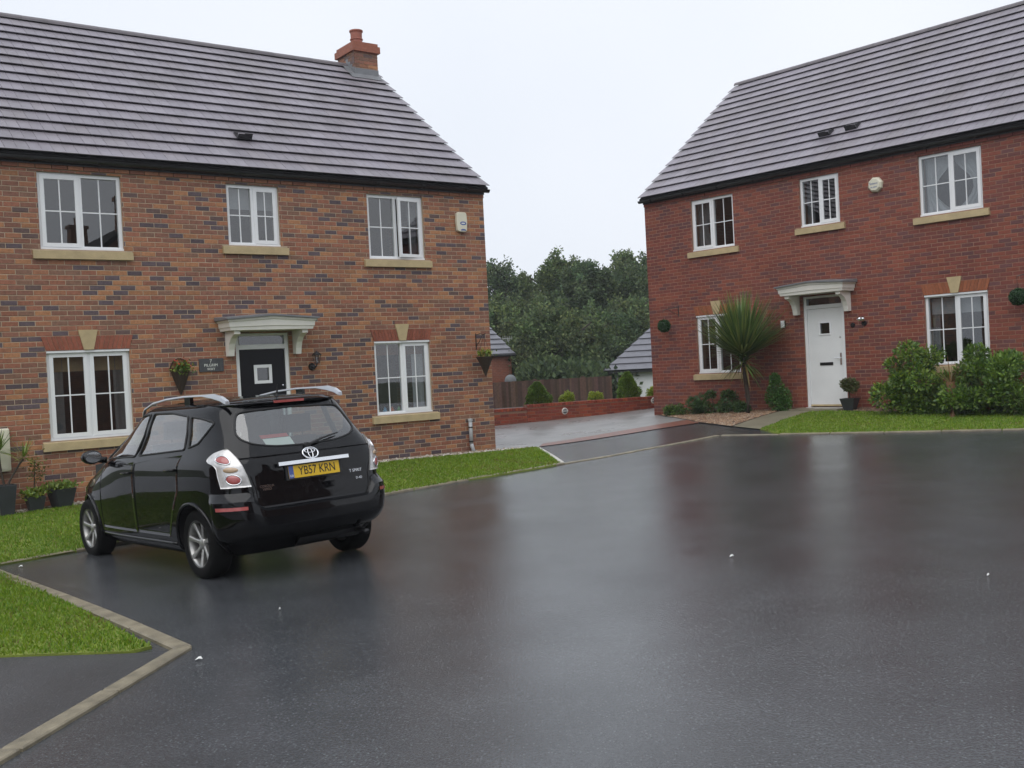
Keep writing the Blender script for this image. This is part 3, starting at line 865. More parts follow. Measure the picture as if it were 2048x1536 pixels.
def make_house(name, label, origin, rz, s, pal, weights, bmat, mmat, wmat, archcol, sash_of, doorcol, doorstyle, chimney):
    root = empty(name, origin, rz)
    tag(root, label, 'house', 'brick houses of the close')
    M = Matrix.Translation(origin) @ Matrix.Rotation(rz, 4, 'Z')
    world_of = lambda x, y, z: M @ Vector((x, y, z))
    def span(u0, u1): return (s * u0, s * u1) if s > 0 else (-u1, -u0)
    wins = dict(up1=(6.771, 7.965, 3.664, 4.800), up2=(4.197, 5.102, 3.802, 4.800), up3=(1.37, 2.526, 3.636, 4.785), lo1=(6.781, 7.976, .847, 2.17), lo3=(1.376, 2.534, .85, 2.167))
    door = (4.157, 5.089, .065, 2.363)
    ops = {k: span(v[0], v[1]) + v[2:] for k, v in wins.items()}
    dop = span(door[0], door[1]) + door[2:]
    xa, xb = span(0, HL)
    # structural wall with openings, reveals 0.3 deep
    wall = MB()
    allops = list(ops.values()) + [dop]
    xs = sorted({xa, xb, *[o[0] for o in allops], *[o[1] for o in allops]}); zs = sorted({-.6, 4.98, *[o[2] for o in allops], *[o[3] for o in allops]})
    for i in range(len(xs) - 1):
        for j in range(len(zs) - 1):
            cx, cz = (xs[i] + xs[i + 1]) / 2, (zs[j] + zs[j + 1]) / 2
            if any(o[0] < cx < o[1] and o[2] < cz < o[3] for o in allops): continue
            for y in (.0045, .30): wall.add([(xs[i], y, zs[j]), (xs[i + 1], y, zs[j]), (xs[i + 1], y, zs[j + 1]), (xs[i], y, zs[j + 1])], [(0, 1, 2, 3)])
    for o in allops:
        a, b, c, d = o
        wall.add([(a, .0045, c), (a, .3, c), (a, .3, d), (a, .0045, d)], [(0, 1, 2, 3)]); wall.add([(b, .0045, c), (b, .3, c), (b, .3, d), (b, .0045, d)], [(0, 1, 2, 3)])
        wall.add([(a, .0045, c), (b, .0045, c), (b, .3, c), (a, .3, c)], [(0, 1, 2, 3)]); wall.add([(a, .0045, d), (b, .0045, d), (b, .3, d), (a, .3, d)], [(0, 1, 2, 3)])
    w = wall.build('wall', mmat, root, fixn=False)
    keep = []
    for k, o in ops.items():
        keep.append(o)
        keep.append((o[0] - .115, o[1] + .115, o[2] - .15, o[2]))          # sill
    for k in ('lo1', 'lo3'):
        o = ops[k]; keep.append((o[0], o[1], o[3] - .01, o[3] + .215)); cx = (o[0] + o[1]) / 2; keep.append((cx - .13, cx + .13, o[3], o[3] + .30))
    keep.append(dop)
    lay_bricks(w, xa, xb, -.385, 4.83, keep, pal, weights, bmat, world_of)
    # corbelled courses under the eaves
    for k in range(2):
        mb = MB(); x = xa
        while x < xb - .02:
            e = min(x + .215, xb); c = tuple(np.array(pal[int(rng.integers(2))]) * rng.uniform(.8, 1.1))
            v, f = brick_mesh(e - x, .062, .06, c); mb.add([(p[0] + x, p[1] - .022 * (k + 1), p[2] + 4.842 + k * .072) for p in v], f, c); x += .225
        mb.build('eaves_corbel', bmat, w, fixn=False)
    # gables and back
    g = MB()
    for x in (xa, xb):
        for (p0, p1) in (((.301, -.6), (HD, 4.98)),):
            g.add([(x, .301, -.6), (x, HD, -.6), (x, HD, 4.98), (x, 4.0, 8.18), (x, .301, 5.15), (x, .301, -.6)][:5], [(0, 1, 2, 3, 4)])
        g.add([(x, .009, -.6), (x, .301, -.6), (x, .301, 5.15), (x, .009, 4.98)], [(0, 1, 2, 3)])
    g.add([(xa, HD, -.6), (xb, HD, -.6), (xb, HD, 4.98), (xa, HD, 4.98)], [(0, 1, 2, 3)])
    g.build('gable_walls', wmat, root, fixn=False)
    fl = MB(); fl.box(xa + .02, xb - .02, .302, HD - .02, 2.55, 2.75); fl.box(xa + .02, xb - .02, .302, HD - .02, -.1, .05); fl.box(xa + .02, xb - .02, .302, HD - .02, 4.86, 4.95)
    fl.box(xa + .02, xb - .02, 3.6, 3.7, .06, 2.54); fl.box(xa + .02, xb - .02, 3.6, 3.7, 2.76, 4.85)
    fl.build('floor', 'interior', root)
    # windows, arches, door, canopy
    for k, o in ops.items():
        make_window(root, o[0], o[1], o[2], o[3], sash_of[k][0], head=k.startswith('lo'), open_sash=sash_of[k][1])
    for k in ('lo1', 'lo3'):
        o = ops[k]; make_arch(root, o[0], o[1], o[3] + .004, o[3] + .21, archcol, bmat)
    make_door(root, dop[0], dop[1], dop[2], dop[3], doorcol, doorstyle, True)
    make_canopy(root, (dop[0] + dop[1]) / 2, 2.395)
    # roof
    cs, sn = math.cos(SLOPE), math.sin(SLOPE)
    rb = MB()
    e0, e1 = xa - .045, xb + .045
    L = 5.27
    for sg in (1, -1):
        def Q(b, c):
            y = -.12 + b * cs - c * sn; z = EAVE_V + b * sn + c * cs
            return (y if sg > 0 else 8.0 - y, z)
        p = [Q(0, -.03), Q(0, 0), Q(L, 0), Q(L, -.12), Q(.25, -.12)]
        rb.add([(e0, y, z) for y, z in p] + [(e1, y, z) for y, z in p], [(0, 1, 2, 3, 4), (9, 8, 7, 6, 5)] + [(i, (i + 1) % 5, (i + 1) % 5 + 5, i + 5) for i in range(5)])
    roof = rb.build('roof', 'roof_under', root)
    P = roof_tiles(roof, s, world_of)
    bk = MB()          # back slope in plain courses
    for r in range(15):
        b = r * .345
        v = []
        for x in (xa - .06, xb + .06):
            for (bb, c) in ((b, .034), (b, .047), (b + .4, .014), (b + .4, .002)):
                yy = -.12 + bb * cs - c * sn; v.append((x, 8.0 - yy, EAVE_V + bb * sn + c * cs))
        bk.add(v, [(0, 1, 5, 4), (1, 2, 6, 5), (0, 3, 7, 4), (0, 1, 2, 3), (4, 5, 6, 7)], (.15, .146, .166))
    bk.build('back_tiling', 'roof_tile', roof)
    x = xa - .05; zr = P(0, L, 0)[2]; yr = 4.02
    while x < xb + .04:
        e = min(x + .44, xb + .05); rt = MB()
        n = 8; r = .125
        va = [(x if True else 0, yr + r * math.cos(math.pi * j / n), zr - .02 + r * math.sin(math.pi * j / n) * .85) for j in range(n + 1)]
        vb = [(e - .004, p[1], p[2] + .002) for p in va]
        vc = [(p[0], yr + (p[1] - yr) * .84, zr - .02 + (p[2] - zr + .02) * .84) for p in va]; vd = [(p[0], yr + (p[1] - yr) * .84, zr - .02 + (p[2] - zr + .02) * .84) for p in vb]
        k = n + 1
        F = [(j, j + 1, k + j + 1, k + j) for j in range(n)] + [(2 * k + j, 2 * k + j + 1, j + 1, j) for j in range(n)] + [(k + j, k + j + 1, 3 * k + j + 1, 3 * k + j) for j in range(n)]
        rt.add(va + vb + vc + vd, F, tuple(np.array((.13, .115, .125)) * rng.uniform(.85, 1.15))).build('ridge_tile', 'roof_tile', roof)
        x = e
    # gutter, fascia, brackets
    gt = MB()
    n = 8; gy, gz, gr = -.105, 4.985, .058
    ring = [(gy + gr * math.cos(math.pi + math.pi * j / n), gz + gr * math.sin(math.pi + math.pi * j / n)) for j in range(n + 1)]
    k = n + 1
    va = [(xa - .06, y, z) for y, z in ring]; vb = [(xb + .06, y, z) for y, z in ring]
    gt.add(va + vb, [(j, j + 1, k + j + 1, k + j) for j in range(n)] + [tuple(range(k)), tuple(range(2 * k - 1, k - 1, -1))])
    gt.build('gutter', 'black_plastic', roof, smooth=True)
    MB().box(xa + .002, xb - .002, -.046, -.0405, 4.90, 5.03).build('fascia_board', 'black_plastic', roof)
    for kx in np.arange(xa + .3, xb - .1, .95):
        q = [(gy + (gr + .006) * math.cos(math.pi + math.pi * j / n), gz + (gr + .006) * math.sin(math.pi + math.pi * j / n)) for j in range(n + 1)]
        MB().add([(kx, y, z) for y, z in q] + [(kx + .05, y, z) for y, z in q], [(j, j + 1, k + j + 1, k + j) for j in range(n)]).build('gutter_bracket', 'black_plastic', roof)
    # slater's vents
    for (vx, vb_) in chimney['vents']:
        vt = MB()
        p = [P(vx - .13, vb_, .05), P(vx + .13, vb_, .05), P(vx + .13, vb_, .17), P(vx - .13, vb_, .17), P(vx - .10, vb_ + .26, .035), P(vx + .10, vb_ + .26, .035), P(vx + .11, vb_ + .24, .07), P(vx - .11, vb_ + .24, .07)]
        vt.add(p, [(3, 2, 6, 7), (0, 3, 7, 4), (1, 2, 6, 5), (0, 1, 5, 4)])
        q = [P(vx - .11, vb_ + .01, .055), P(vx + .11, vb_ + .01, .055), P(vx + .11, vb_ + .01, .15), P(vx - .11, vb_ + .01, .15)]
        vt.add(q, [(0, 1, 2, 3)])
        vt.build('roof_vent', 'black_plastic', roof, fixn=False)
    if chimney.get('stack'):
        cx0, cx1, cy0, cy1, zt = chimney['stack']
        ch = MB()
        ch.box(cx0, cx1, cy0, cy1, 7.4, zt - .16)
        stack = ch.build('chimney', mmat, root)
        bb = MB(); z = 7.55; row = 0
        while z < zt - .17:
            for (ax, a0, a1, fixed, sgn) in (('x', cx0, cx1, cy0, -1), ('y', cy0, cy1, cx0, -1), ('x', cx0, cx1, cy1, 1), ('y', cy0, cy1, cx1, 1)):
                t0 = a0 - (.11 if row % 2 else 0)
                while t0 < a1:
                    l, r = max(t0, a0), min(t0 + .215, a1)
                    if r - l > .02:
                        c = tuple(np.array(pal[int(rng.integers(len(pal) - 2))]) * rng.uniform(.85, 1.1))
                        if ax == 'x': bb.box(l, r, fixed - (.008 if sgn < 0 else -.0005), fixed + (.008 if sgn > 0 else -.0005), z, z + .065, c)
                        else: bb.box(fixed - (.008 if sgn < 0 else -.0005), fixed + (.008 if sgn > 0 else -.0005), l, r, z, z + .065, c)
                    t0 += .225
            z += .075; row += 1
        bb.build('brickwork', bmat, stack, fixn=False)
        cp = MB(); c = tuple(np.array((.30, .105, .062)))
        cp.box(cx0 - .055, cx1 + .055, cy0 - .055, cy1 + .055, zt - .16, zt - .02, c); cp.box(cx0 - .02, cx1 + .02, cy0 - .02, cy1 + .02, zt - .02, zt + .05, c)
        cp.build('chimney_cap', bmat, stack)
        pr = .125; px_, py_ = (cx0 + cx1) / 2, (cy0 + cy1) / 2
        pt = MB().lathe([(pr * .98, zt + .03), (pr, zt + .16), (pr * 1.0, zt + .20), (pr * 1.14, zt + .205), (pr * 1.14, zt + .225), (pr, zt + .23), (pr * 1.03, zt + .36), (pr * 1.2, zt + .385), (pr * 1.2, zt + .41), (pr * .9, zt + .41), (pr * .85, zt + .2)], 20, (px_, py_, 0))
        pt.build('chimney_pot', 'terracotta', stack, smooth=False)
        # lead flashing: apron in front, stepped sides
        fl = MB()
        def rz_(y): return EAVE_V + (y + .12) / cs * sn + .05 / cs
        fl.add([(cx0 - .10, cy0 - .16, rz_(cy0 - .16) + .012), (cx1 + .04, cy0 - .16, rz_(cy0 - .16) + .012), (cx1 + .04, cy0 - .012, rz_(cy0) + .014), (cx0 - .10, cy0 - .012, rz_(cy0) + .014)], [(0, 1, 2, 3)])
        fl.add([(cx0 - .012, cy0 - .013, rz_(cy0) - .05), (cx1 + .012, cy0 - .013, rz_(cy0) - .05), (cx1 + .012, cy0 - .013, rz_(cy0) + .14), (cx0 - .012, cy0 - .013, rz_(cy0) + .14)], [(0, 1, 2, 3)])
        ym = 4.0
        for k in range(4):
            a = cy0 - .013 + (ym - cy0) * k / 4; b = cy0 - .013 + (ym - cy0) * (k + 1) / 4
            fl.add([(cx0 - .013, a, rz_(a) - .05), (cx0 - .013, b, rz_(b) - .05), (cx0 - .013, b, rz_(b) + .10), (cx0 - .013, a, rz_(b) + .10)], [(0, 1, 2, 3)])
        fl.add([(cx0 - .15, cy0 - .16, rz_(cy0 - .16) + .012), (cx0 - .012, cy0 - .16, rz_(cy0 - .16) + .012), (cx0 - .012, ym, rz_(ym) + .02), (cx0 - .15, ym, rz_(ym) + .02)], [(0, 1, 2, 3)])
        fl.build('flashing', 'lead', stack, fixn=False)
    return root, M

PAL_L = [srgb(154, 105, 78), srgb(144, 94, 73), srgb(162, 114, 80), srgb(135, 93, 76), srgb(126, 93, 76), srgb(106, 85, 80), srgb(90, 77, 81), srgb(178, 142, 112)]
WT_L = [.19, .16, .14, .15, .15, .09, .08, .04]
PAL_R = [srgb(131, 71, 56), srgb(124, 66, 56), srgb(138, 78, 58), srgb(117, 66, 58), srgb(108, 65, 60), srgb(101, 64, 63)]
WT_R = [.28, .24, .20, .15, .07, .06]
OL, RL = (-0.3705, 20.0024, 0.1698), math.atan2(.59575, .80317)
ORr, RR = (3.3514, 24.8376, 0.5402), math.atan2(-.74298, .66931)
left_house, ML = make_house('brick_house', 'detached house of mottled orange and purple brick with chimney and black front door', OL, RL, -1, PAL_L, WT_L, 'brick_left', 'mortar_left', 'wall_brick_left', (.27, .085, .05),
    dict(up1=('L', 0), up2=('R', 0), up3=('R', math.radians(9)), lo1=('LR', 0), lo3=('R', 0)), 'black_door', 'black', dict(vents=[(-4.47, 1.02)], stack=(-.62, -.06, 3.62, 4.36, 8.72)))
right_house, MR = make_house('brick_house', 'detached house of plain dark red brick with white front door and shrubs', ORr, RR, 1, PAL_R, WT_R, 'brick_right', 'mortar_right', 'wall_brick_right', (.30, .10, .045),
    dict(up1=('R', 0), up2=('R', 0), up3=('L', 0), lo1=('R', 0), lo3=('L', 0)), 'white_door', 'white', dict(vents=[(4.45, 1.05), (5.05, 1.08)]))

# ================================================================== the house across the road (seen in the window panes)
def across_house(name, label, loc, rz):
    root = empty(name, loc, rz); tag(root, label, 'house')
    w = MB(); w.box(-5.2, 5.2, 0, 7.6, -.5, 5.0)
    w.add([(-5.2, 0, 5.0), (-5.2, 7.6, 5.0), (-5.2, 3.8, 8.0)], [(0, 1, 2)]); w.add([(5.2, 0, 5.0), (5.2, 7.6, 5.0), (5.2, 3.8, 8.0)], [(0, 1, 2)])
    w.build('wall', 'wall_brick_left', root)
    r = MB()
    for sg in (1, -1):
        def q(y, z): return (y if sg > 0 else 7.6 - y, z)
        p = [q(-.3, 4.86), q(-.3, 4.96), q(3.8, 8.2), q(3.8, 8.05)]
        r.add([(-5.35, *a) for a in p] + [(5.35, *a) for a in p], [(0, 1, 2, 3), (4, 5, 6, 7), (0, 1, 5, 4), (1, 2, 6, 5), (0, 3, 7, 4)])
    rf = r.build('roof', 'roof_under', root)
    for x in (-4.6, 3.9):
        c = MB(); c.box(x - .35, x + .35, 3.4, 4.2, 7.2, 9.1); c.box(x - .42, x + .42, 3.33, 4.27, 9.1, 9.25)
        for k in (-.15, .15): c.lathe([(.11, 9.25), (.10, 9.6), (.12, 9.65)], 10, (x + k, 3.8, 0))
        c.build('chimney', 'wall_brick_left', root)
    for x in (-3.6, 0, 3.6):
        for z in (.9, 3.5):
            if x == 0 and z < 1: continue
            f = MB().ring(x - .6, x + .6, z, z + 1.2, .07, -.03, .02).build('window', 'white_upvc', root)
            MB().add([(x - .53, -.004, z + .07), (x + .53, -.004, z + .07), (x + .53, -.004, z + 1.13), (x - .53, -.004, z + 1.13)], [(0, 1, 2, 3)]).build('pane', 'black_door', f)
    MB().box(-.5, .5, -.04, .01, .0, 2.1).build('door', 'white_door', root)
across_house('brick_house', 'brick house across the road, seen only as a reflection in the panes', (21.5, -0.9, 0.1), math.radians(180 - 52.0))
across_house('brick_house', 'third brick house, out of view, added to darken the reflection in the side of the car', (-17.5, 1.0, 0.0), math.radians(90 - 22))  # added out of view: the car side mirrors dark wall instead of bright sky
across_house('brick_house', 'second brick house across the road, seen only as a reflection in glass', (8.0, -15.5, 0.1), math.radians(180 - 12))

# ================================================================== the car
CAR_T = (-2.26648519, 9.92327493, 0.00092377)
CAR_R = Matrix.Rotation(2.29436172, 3, 'Z') @ Matrix.Rotation(0.02873731, 3, 'Y') @ Matrix.Rotation(-0.01440224, 3, 'X')
XM = 1.15
def table(pairs, sm=0.03):
    z = np.array([p[0] for p in pairs]); v = np.array([p[1] for p in pairs])
    zz = np.arange(.1, 1.75, .004); y = np.interp(zz, z, v)
    k = np.hanning(int(sm / .004) * 2 + 1); k /= k.sum(); n = len(k) // 2
    y2 = np.convolve(np.pad(y, n, mode='edge'), k, 'valid')
    return lambda q: np.interp(q, zz, y2)
c_yw = table([(.18, .74), (.24, .82), (.32, .852), (.45, .868), (.62, .882), (.80, .886), (.92, .884), (1.01, .878), (1.05, .866), (1.12, .826), (1.17, .800), (1.2, .788), (1.3, .752), (1.4, .732), (1.48, .708), (1.535, .684), (1.572, .635), (1.594, .52), (1.606, .34), (1.614, .12), (1.62, .1)], .02)
c_xr = table([(.18, -.38), (.30, -.55), (.36, -.665), (.42, -.70), (.55, -.715), (.70, -.705), (.80, -.690), (.92, -.680), (1.02, -.660), (1.08, -.632), (1.12, -.604), (1.2, -.552), (1.3, -.478), (1.4, -.402), (1.5, -.330), (1.55, -.300), (1.58, -.265), (1.596, -.15), (1.605, .10), (1.614, .45), (1.62, .5)], .02)
c_xf = table([(.18, 3.35), (.35, 3.52), (.5, 3.58), (.65, 3.56), (.75, 3.47), (.85, 3.25), (.92, 3.05), (.98, 2.88), (1.05, 2.70), (1.1, 2.60), (1.2, 2.38), (1.3, 2.15), (1.4, 1.90), (1.5, 1.60), (1.55, 1.42), (1.58, 1.26), (1.6, 1.08), (1.614, .75), (1.62, .7)])
c_nr = table([(.18, 5.5), (.7, 6.5), (1.15, 7.0), (1.3, 6.4), (1.5, 6.0), (1.57, 5.0), (1.6, 3.6)])
c_nf = table([(.18, 3.2), (.7, 3.4), (1.1, 3.2), (1.6, 3.2)])
def car_y(X, z):
    X = np.asarray(X, float); z = np.asarray(z, float)
    rear = X < XM
    L = np.where(rear, XM - c_xr(z), c_xf(z) - XM); n = np.where(rear, c_nr(z), c_nf(z))
    return c_yw(z) * np.clip(1 - (np.abs(X - XM) / L) ** n, 0, None) ** (1 / n)
def car_x(y, z):
    """rear surface"""
    n = c_nr(z); L = XM - c_xr(z)
    return XM - L * np.clip(1 - (np.abs(y) / c_yw(z)) ** n, 0, None) ** (1 / n)
NA, NB, NC, ND = 52, 120, 90, 30
def car_loop(z):
    """half outline from rear centre to front centre at height z, same count for each z"""
    n = c_nr(z); yw = c_yw(z); L = XM - c_xr(z); q = 2 ** (-1 / n)
    y1 = np.linspace(0, yw * q, NA); x1 = XM - L * np.clip(1 - (y1 / yw) ** n, 0, None) ** (1 / n)
    x2 = np.linspace(XM - L * q, XM, NB + 1)[1:]; y2 = yw * np.clip(1 - ((XM - x2) / L) ** n, 0, None) ** (1 / n)
    nf = c_nf(z); Lf = c_xf(z) - XM; qf = 2 ** (-1 / nf)
    x3 = np.linspace(XM, XM + Lf * qf, NC + 1)[1:]; y3 = yw * np.clip(1 - ((x3 - XM) / Lf) ** nf, 0, None) ** (1 / nf)
    y4 = np.linspace(yw * qf, 0, ND + 1)[1:]; x4 = XM + Lf * np.clip(1 - (y4 / yw) ** nf, 0, None) ** (1 / nf)
    return np.concatenate([x1, x2, x3, x4]), np.concatenate([y1, y2, y3, y4])

WIN_FRONT = [(2.22, 1.075), (1.29, 1.105), (1.13, 1.510), (1.42, 1.500), (1.74, 1.42), (2.06, 1.25)]
WIN_REAR = [(1.20, 1.115), (.20, 1.165), (.26, 1.468), (.62, 1.508), (1.05, 1.515)]
WIN_QUARTER = [(.13, 1.18), (-.04, 1.215), (-.20, 1.385), (-.17, 1.405), (.0, 1.44), (.19, 1.462)]
WIN_BACK = [(0, 1.135), (.30, 1.145), (.50, 1.18), (.60, 1.24), (.585, 1.33), (.535, 1.44), (.49, 1.472), (0, 1.488)]
WIN_BACK = WIN_BACK + [(-a, b) for a, b in reversed(WIN_BACK[1:-1])]
def chaikin(P, k=2, cut=.035):
    for _ in range(k):
        Q = []
        for i in range(len(P)):
            a, b = np.array(P[i]), np.array(P[(i + 1) % len(P)]); e = min(.25, cut / (np.linalg.norm(b - a) + 1e-6)); Q += [tuple(a * (1 - e) + b * e), tuple(a * e + b * (1 - e))]
        P = Q
    return P
WIN_FRONT, WIN_REAR, WIN_QUARTER = (chaikin(p, 2, .014) for p in (WIN_FRONT, WIN_REAR, WIN_QUARTER)); WIN_BACK = chaikin(WIN_BACK, 2)
WIN_SCREEN = [(-.62, 1.10), (.62, 1.10), (.52, 1.50), (-.52, 1.50)]
AXLES = (0.0, 2.75)

def make_car():
    car = empty('parked_car')
    car.matrix_world = Matrix.Translation(CAR_T) @ CAR_R.to_4x4()
    tag(car, 'wet black people carrier with silver roof rails parked facing the mottled house', 'car')
    # --- shell
    zs = np.unique(np.concatenate([np.arange(.20, 1.50, .0125), np.arange(1.5, 1.58, .008), np.arange(1.58, 1.6201, .0035)]))
    rows = []
    for z in zs:
        x, y = car_loop(z)
        xx = np.concatenate([x, x[-2:0:-1]]); yy = np.concatenate([y, -y[-2:0:-1]])
        rows.append(np.stack([xx, yy, np.full(len(xx), z)], -1))
    G = np.array(rows); nz_, nl = G.shape[:2]
    idx = np.arange(nz_ * nl).reshape(nz_, nl)
    a = idx[:-1]; b = np.roll(idx, -1, 1)[:-1]; c = np.roll(idx, -1, 1)[1:]; d = idx[1:]
    F = np.stack([a, b, c, d], -1).reshape(-1, 4)
    V = G.reshape(-1, 3)
    C = V[F].mean(1)
    kill = np.zeros(len(F), bool)
    nx = C[:, 0]; ny = np.abs(C[:, 1]); nz2 = C[:, 2]
    side = ny > .5
    for poly in (WIN_FRONT, WIN_REAR, WIN_QUARTER): kill |= side & inpoly(nx, nz2, poly)
    kill |= (nx < .3) & inpoly(C[:, 1], nz2, WIN_BACK) & (ny < .66) & (nx < -.2)
    kill |= (nx > 1.4) & inpoly(C[:, 1], nz2, WIN_SCREEN) & (ny < .66) & (nx > 1.75 - (nz2 - 1.3) * 1.2)
    for ax in AXLES: kill |= (ny > .55) & ((nx - ax) ** 2 + (nz2 - .335) ** 2 < .352 ** 2)
    top = idx[-1]
    body_f = F[~kill]
    o = np_mesh('body', V, body_f, 'car_paint', parent=car, smooth=True)
    me = o.data
    bm = bmesh.new(); bm.from_mesh(me); bm.verts.ensure_lookup_table()
    bm.faces.new([bm.verts[i] for i in top]); 
    bm.faces.new([bm.verts[i] for i in idx[0]][::-1])
    bm.to_mesh(me); bm.free(); me.polygons.foreach_set('use_smooth', [True] * len(me.polygons))
    # --- glass and trims
    def patch(poly, mode, off, name, mat, parent, sgn=1, nz_=14, ns=14, rim=0.0):
        """a patch of the car's skin bounded by a polygon; mode X: side, Y: back"""
        P = np.array(poly); z0, z1 = P[:, 1].min(), P[:, 1].max()
        zz = np.linspace(z0 + 1e-4, z1 - 1e-4, nz_)
        rowsp = []
        for z in zz:
            xs = []
            for i in range(len(P)):
                (a0, b0), (a1, b1) = P[i], P[(i + 1) % len(P)]
                if (b0 > z) != (b1 > z): xs.append(a0 + (a1 - a0) * (z - b0) / (b1 - b0))
            lo, hi = min(xs), max(xs)
            s_ = np.linspace(lo, hi, ns)
            if mode == 'X':
                y = car_y(s_, z); p = np.stack([s_, sgn * (y + off), np.full(ns, z)], -1)
            else:
                x = car_x(s_, z); p = np.stack([x - off, s_, np.full(ns, z)], -1)
            rowsp.append(p)
        Gp = np.array(rowsp); ii = np.arange(nz_ * ns).reshape(nz_, ns)
        Fp = np.stack([ii[:-1, :-1], ii[:-1, 1:], ii[1:, 1:], ii[1:, :-1]], -1).reshape(-1, 4)
        Vp = Gp.reshape(-1, 3)
        if rim:
            ring = list(ii[0]) + list(ii[1:, -1]) + list(ii[-1, ::-1][1:]) + list(ii[::-1, 0][1:-1])
            k = len(Vp); inn = Vp[ring].copy()
            if mode == 'X': inn[:, 1] -= sgn * rim
            else: inn[:, 0] += rim
            Vp = np.concatenate([Vp, inn]); n = len(ring)
            Fp = np.concatenate([Fp, np.array([(ring[i], ring[(i + 1) % n], k + (i + 1) % n, k + i) for i in range(n)])])
        return np_mesh(name, Vp, Fp, mat, parent=parent, smooth=True)
    def seal(poly, mode, sgn, r, name, mat, parent):
        P = list(poly) + [poly[0]]; pts = []
        for i in range(len(P) - 1):
            for t in np.linspace(0, 1, 3)[:-1]:
                a0 = P[i][0] + (P[i + 1][0] - P[i][0]) * t; b0 = P[i][1] + (P[i + 1][1] - P[i][1]) * t
                if mode == 'X': pts.append((a0, sgn * float(car_y(a0, b0)), b0))
                else: pts.append((float(car_x(a0, b0)), a0, b0))
        pts.append(pts[0])
        return MB().tube(pts, r, 6, cap=False).build(name, mat, parent, smooth=True)
    def grow(poly, d):
        P = np.array(poly); c = P.mean(0); v = P - c
        return [tuple(c + q * (1 + d / max(np.linalg.norm(q), .05))) for q in v]
    for s in (1, -1):
        for poly in (WIN_FRONT, WIN_REAR, WIN_QUARTER):
            g = patch(grow(poly, .012), 'X', -.006, 'side_window', 'car_glass', car, s)
            seal(poly, 'X', s, .011, 'window_seal', 'rubber', g)
    rg = patch(grow(WIN_BACK, .012), 'Y', -.005, 'rear_window', 'car_glass', car, 1, 18, 30)
    seal(WIN_BACK, 'Y', 1, .010, 'window_seal', 'rubber', rg)
    # windscreen: the front skin between the pillars
    zz = np.linspace(1.09, 1.505, 12); yy = np.linspace(-.66, .66, 16); W = []
    for z in zz:
        nf = c_nf(z); Lf = c_xf(z) - XM
        y = yy * (1 - (z - 1.09) * .5); x = XM + Lf * np.clip(1 - (np.abs(y) / c_yw(z)) ** nf, 0, None) ** (1 / nf)
        W.append(np.stack([x - .006, y, np.full(16, z)], -1))
    ii = np.arange(12 * 16).reshape(12, 16)
    np_mesh('windscreen', np.array(W).reshape(-1, 3), np.stack([ii[:-1, :-1], ii[:-1, 1:], ii[1:, 1:], ii[1:, :-1]], -1).reshape(-1, 4), 'car_glass', parent=car, smooth=True)
    # tailgate panel: slightly proud, carries plate, badge, strip and wiper
    TG = [(-.585, .64), (.585, .64), (.60, .80), (.66, .97), (.70, 1.09), (.655, 1.12), (.30, 1.085), (0, 1.075), (-.30, 1.085), (-.655, 1.12), (-.70, 1.09), (-.66, .97), (-.60, .80)]
    tg = patch([(-.585, .625), (.585, .625), (.60, .80), (.645, .95), (.69, 1.06), (.69, 1.075), (-.69, 1.075), (-.69, 1.06), (-.645, .95), (-.60, .80)], 'Y', .010, 'tailgate', 'car_paint', car, 1, 24, 40, rim=.02)
    # spoiler lip over the rear window
    sp = MB(); L_ = []
    for y in np.linspace(-.62, .62, 25):
        e = 1 - abs(y / .64) ** 6 * .5
        xr = float(car_x(y, 1.545))
        L_.append([(xr - .045 * e, y, 1.528), (xr - .055 * e, y, 1.543), (xr + .02, y, 1.568 - .03 * abs(y) ** 2), (xr + .16, y, 1.578 - .05 * abs(y) ** 2), (xr + .04, y, 1.515)])
    V_ = [p for r in L_ for p in r]; F_ = []
    for i in range(24):
        for j in range(5): F_.append((i * 5 + j, i * 5 + (j + 1) % 5, (i + 1) * 5 + (j + 1) % 5, (i + 1) * 5 + j))
    F_ += [tuple(range(5)), tuple(24 * 5 + j for j in range(5))]
    spo = MB().add(V_, F_).build('spoiler', 'car_paint', car); smooth_angle(spo, 40)
    x0 = float(car_x(0, 1.545)) - .058
    MB().box(x0 - .004, x0 + .02, -.155, .155, 1.530, 1.552).build('brake_light', 'red_lens', spo)
    # bumper: proud skin below the tailgate, rising at the corners with a flat ledge
    def btop(y):
        t = np.clip((np.abs(y) - .52) / .10, 0, 1); t = t * t * (3 - 2 * t)
        return .605 + .098 * t
    x_, y_ = car_loop(.55)
    sel = (x_ < -.345)
    ys_half = y_[sel]; 
    Sp = []
    pts_half = np.stack([x_[sel], y_[sel]], -1)[::3]
    full = np.concatenate([pts_half[::-1] * np.array([1, -1]), pts_half[1:]])
    nb = 22
    rowsb = []
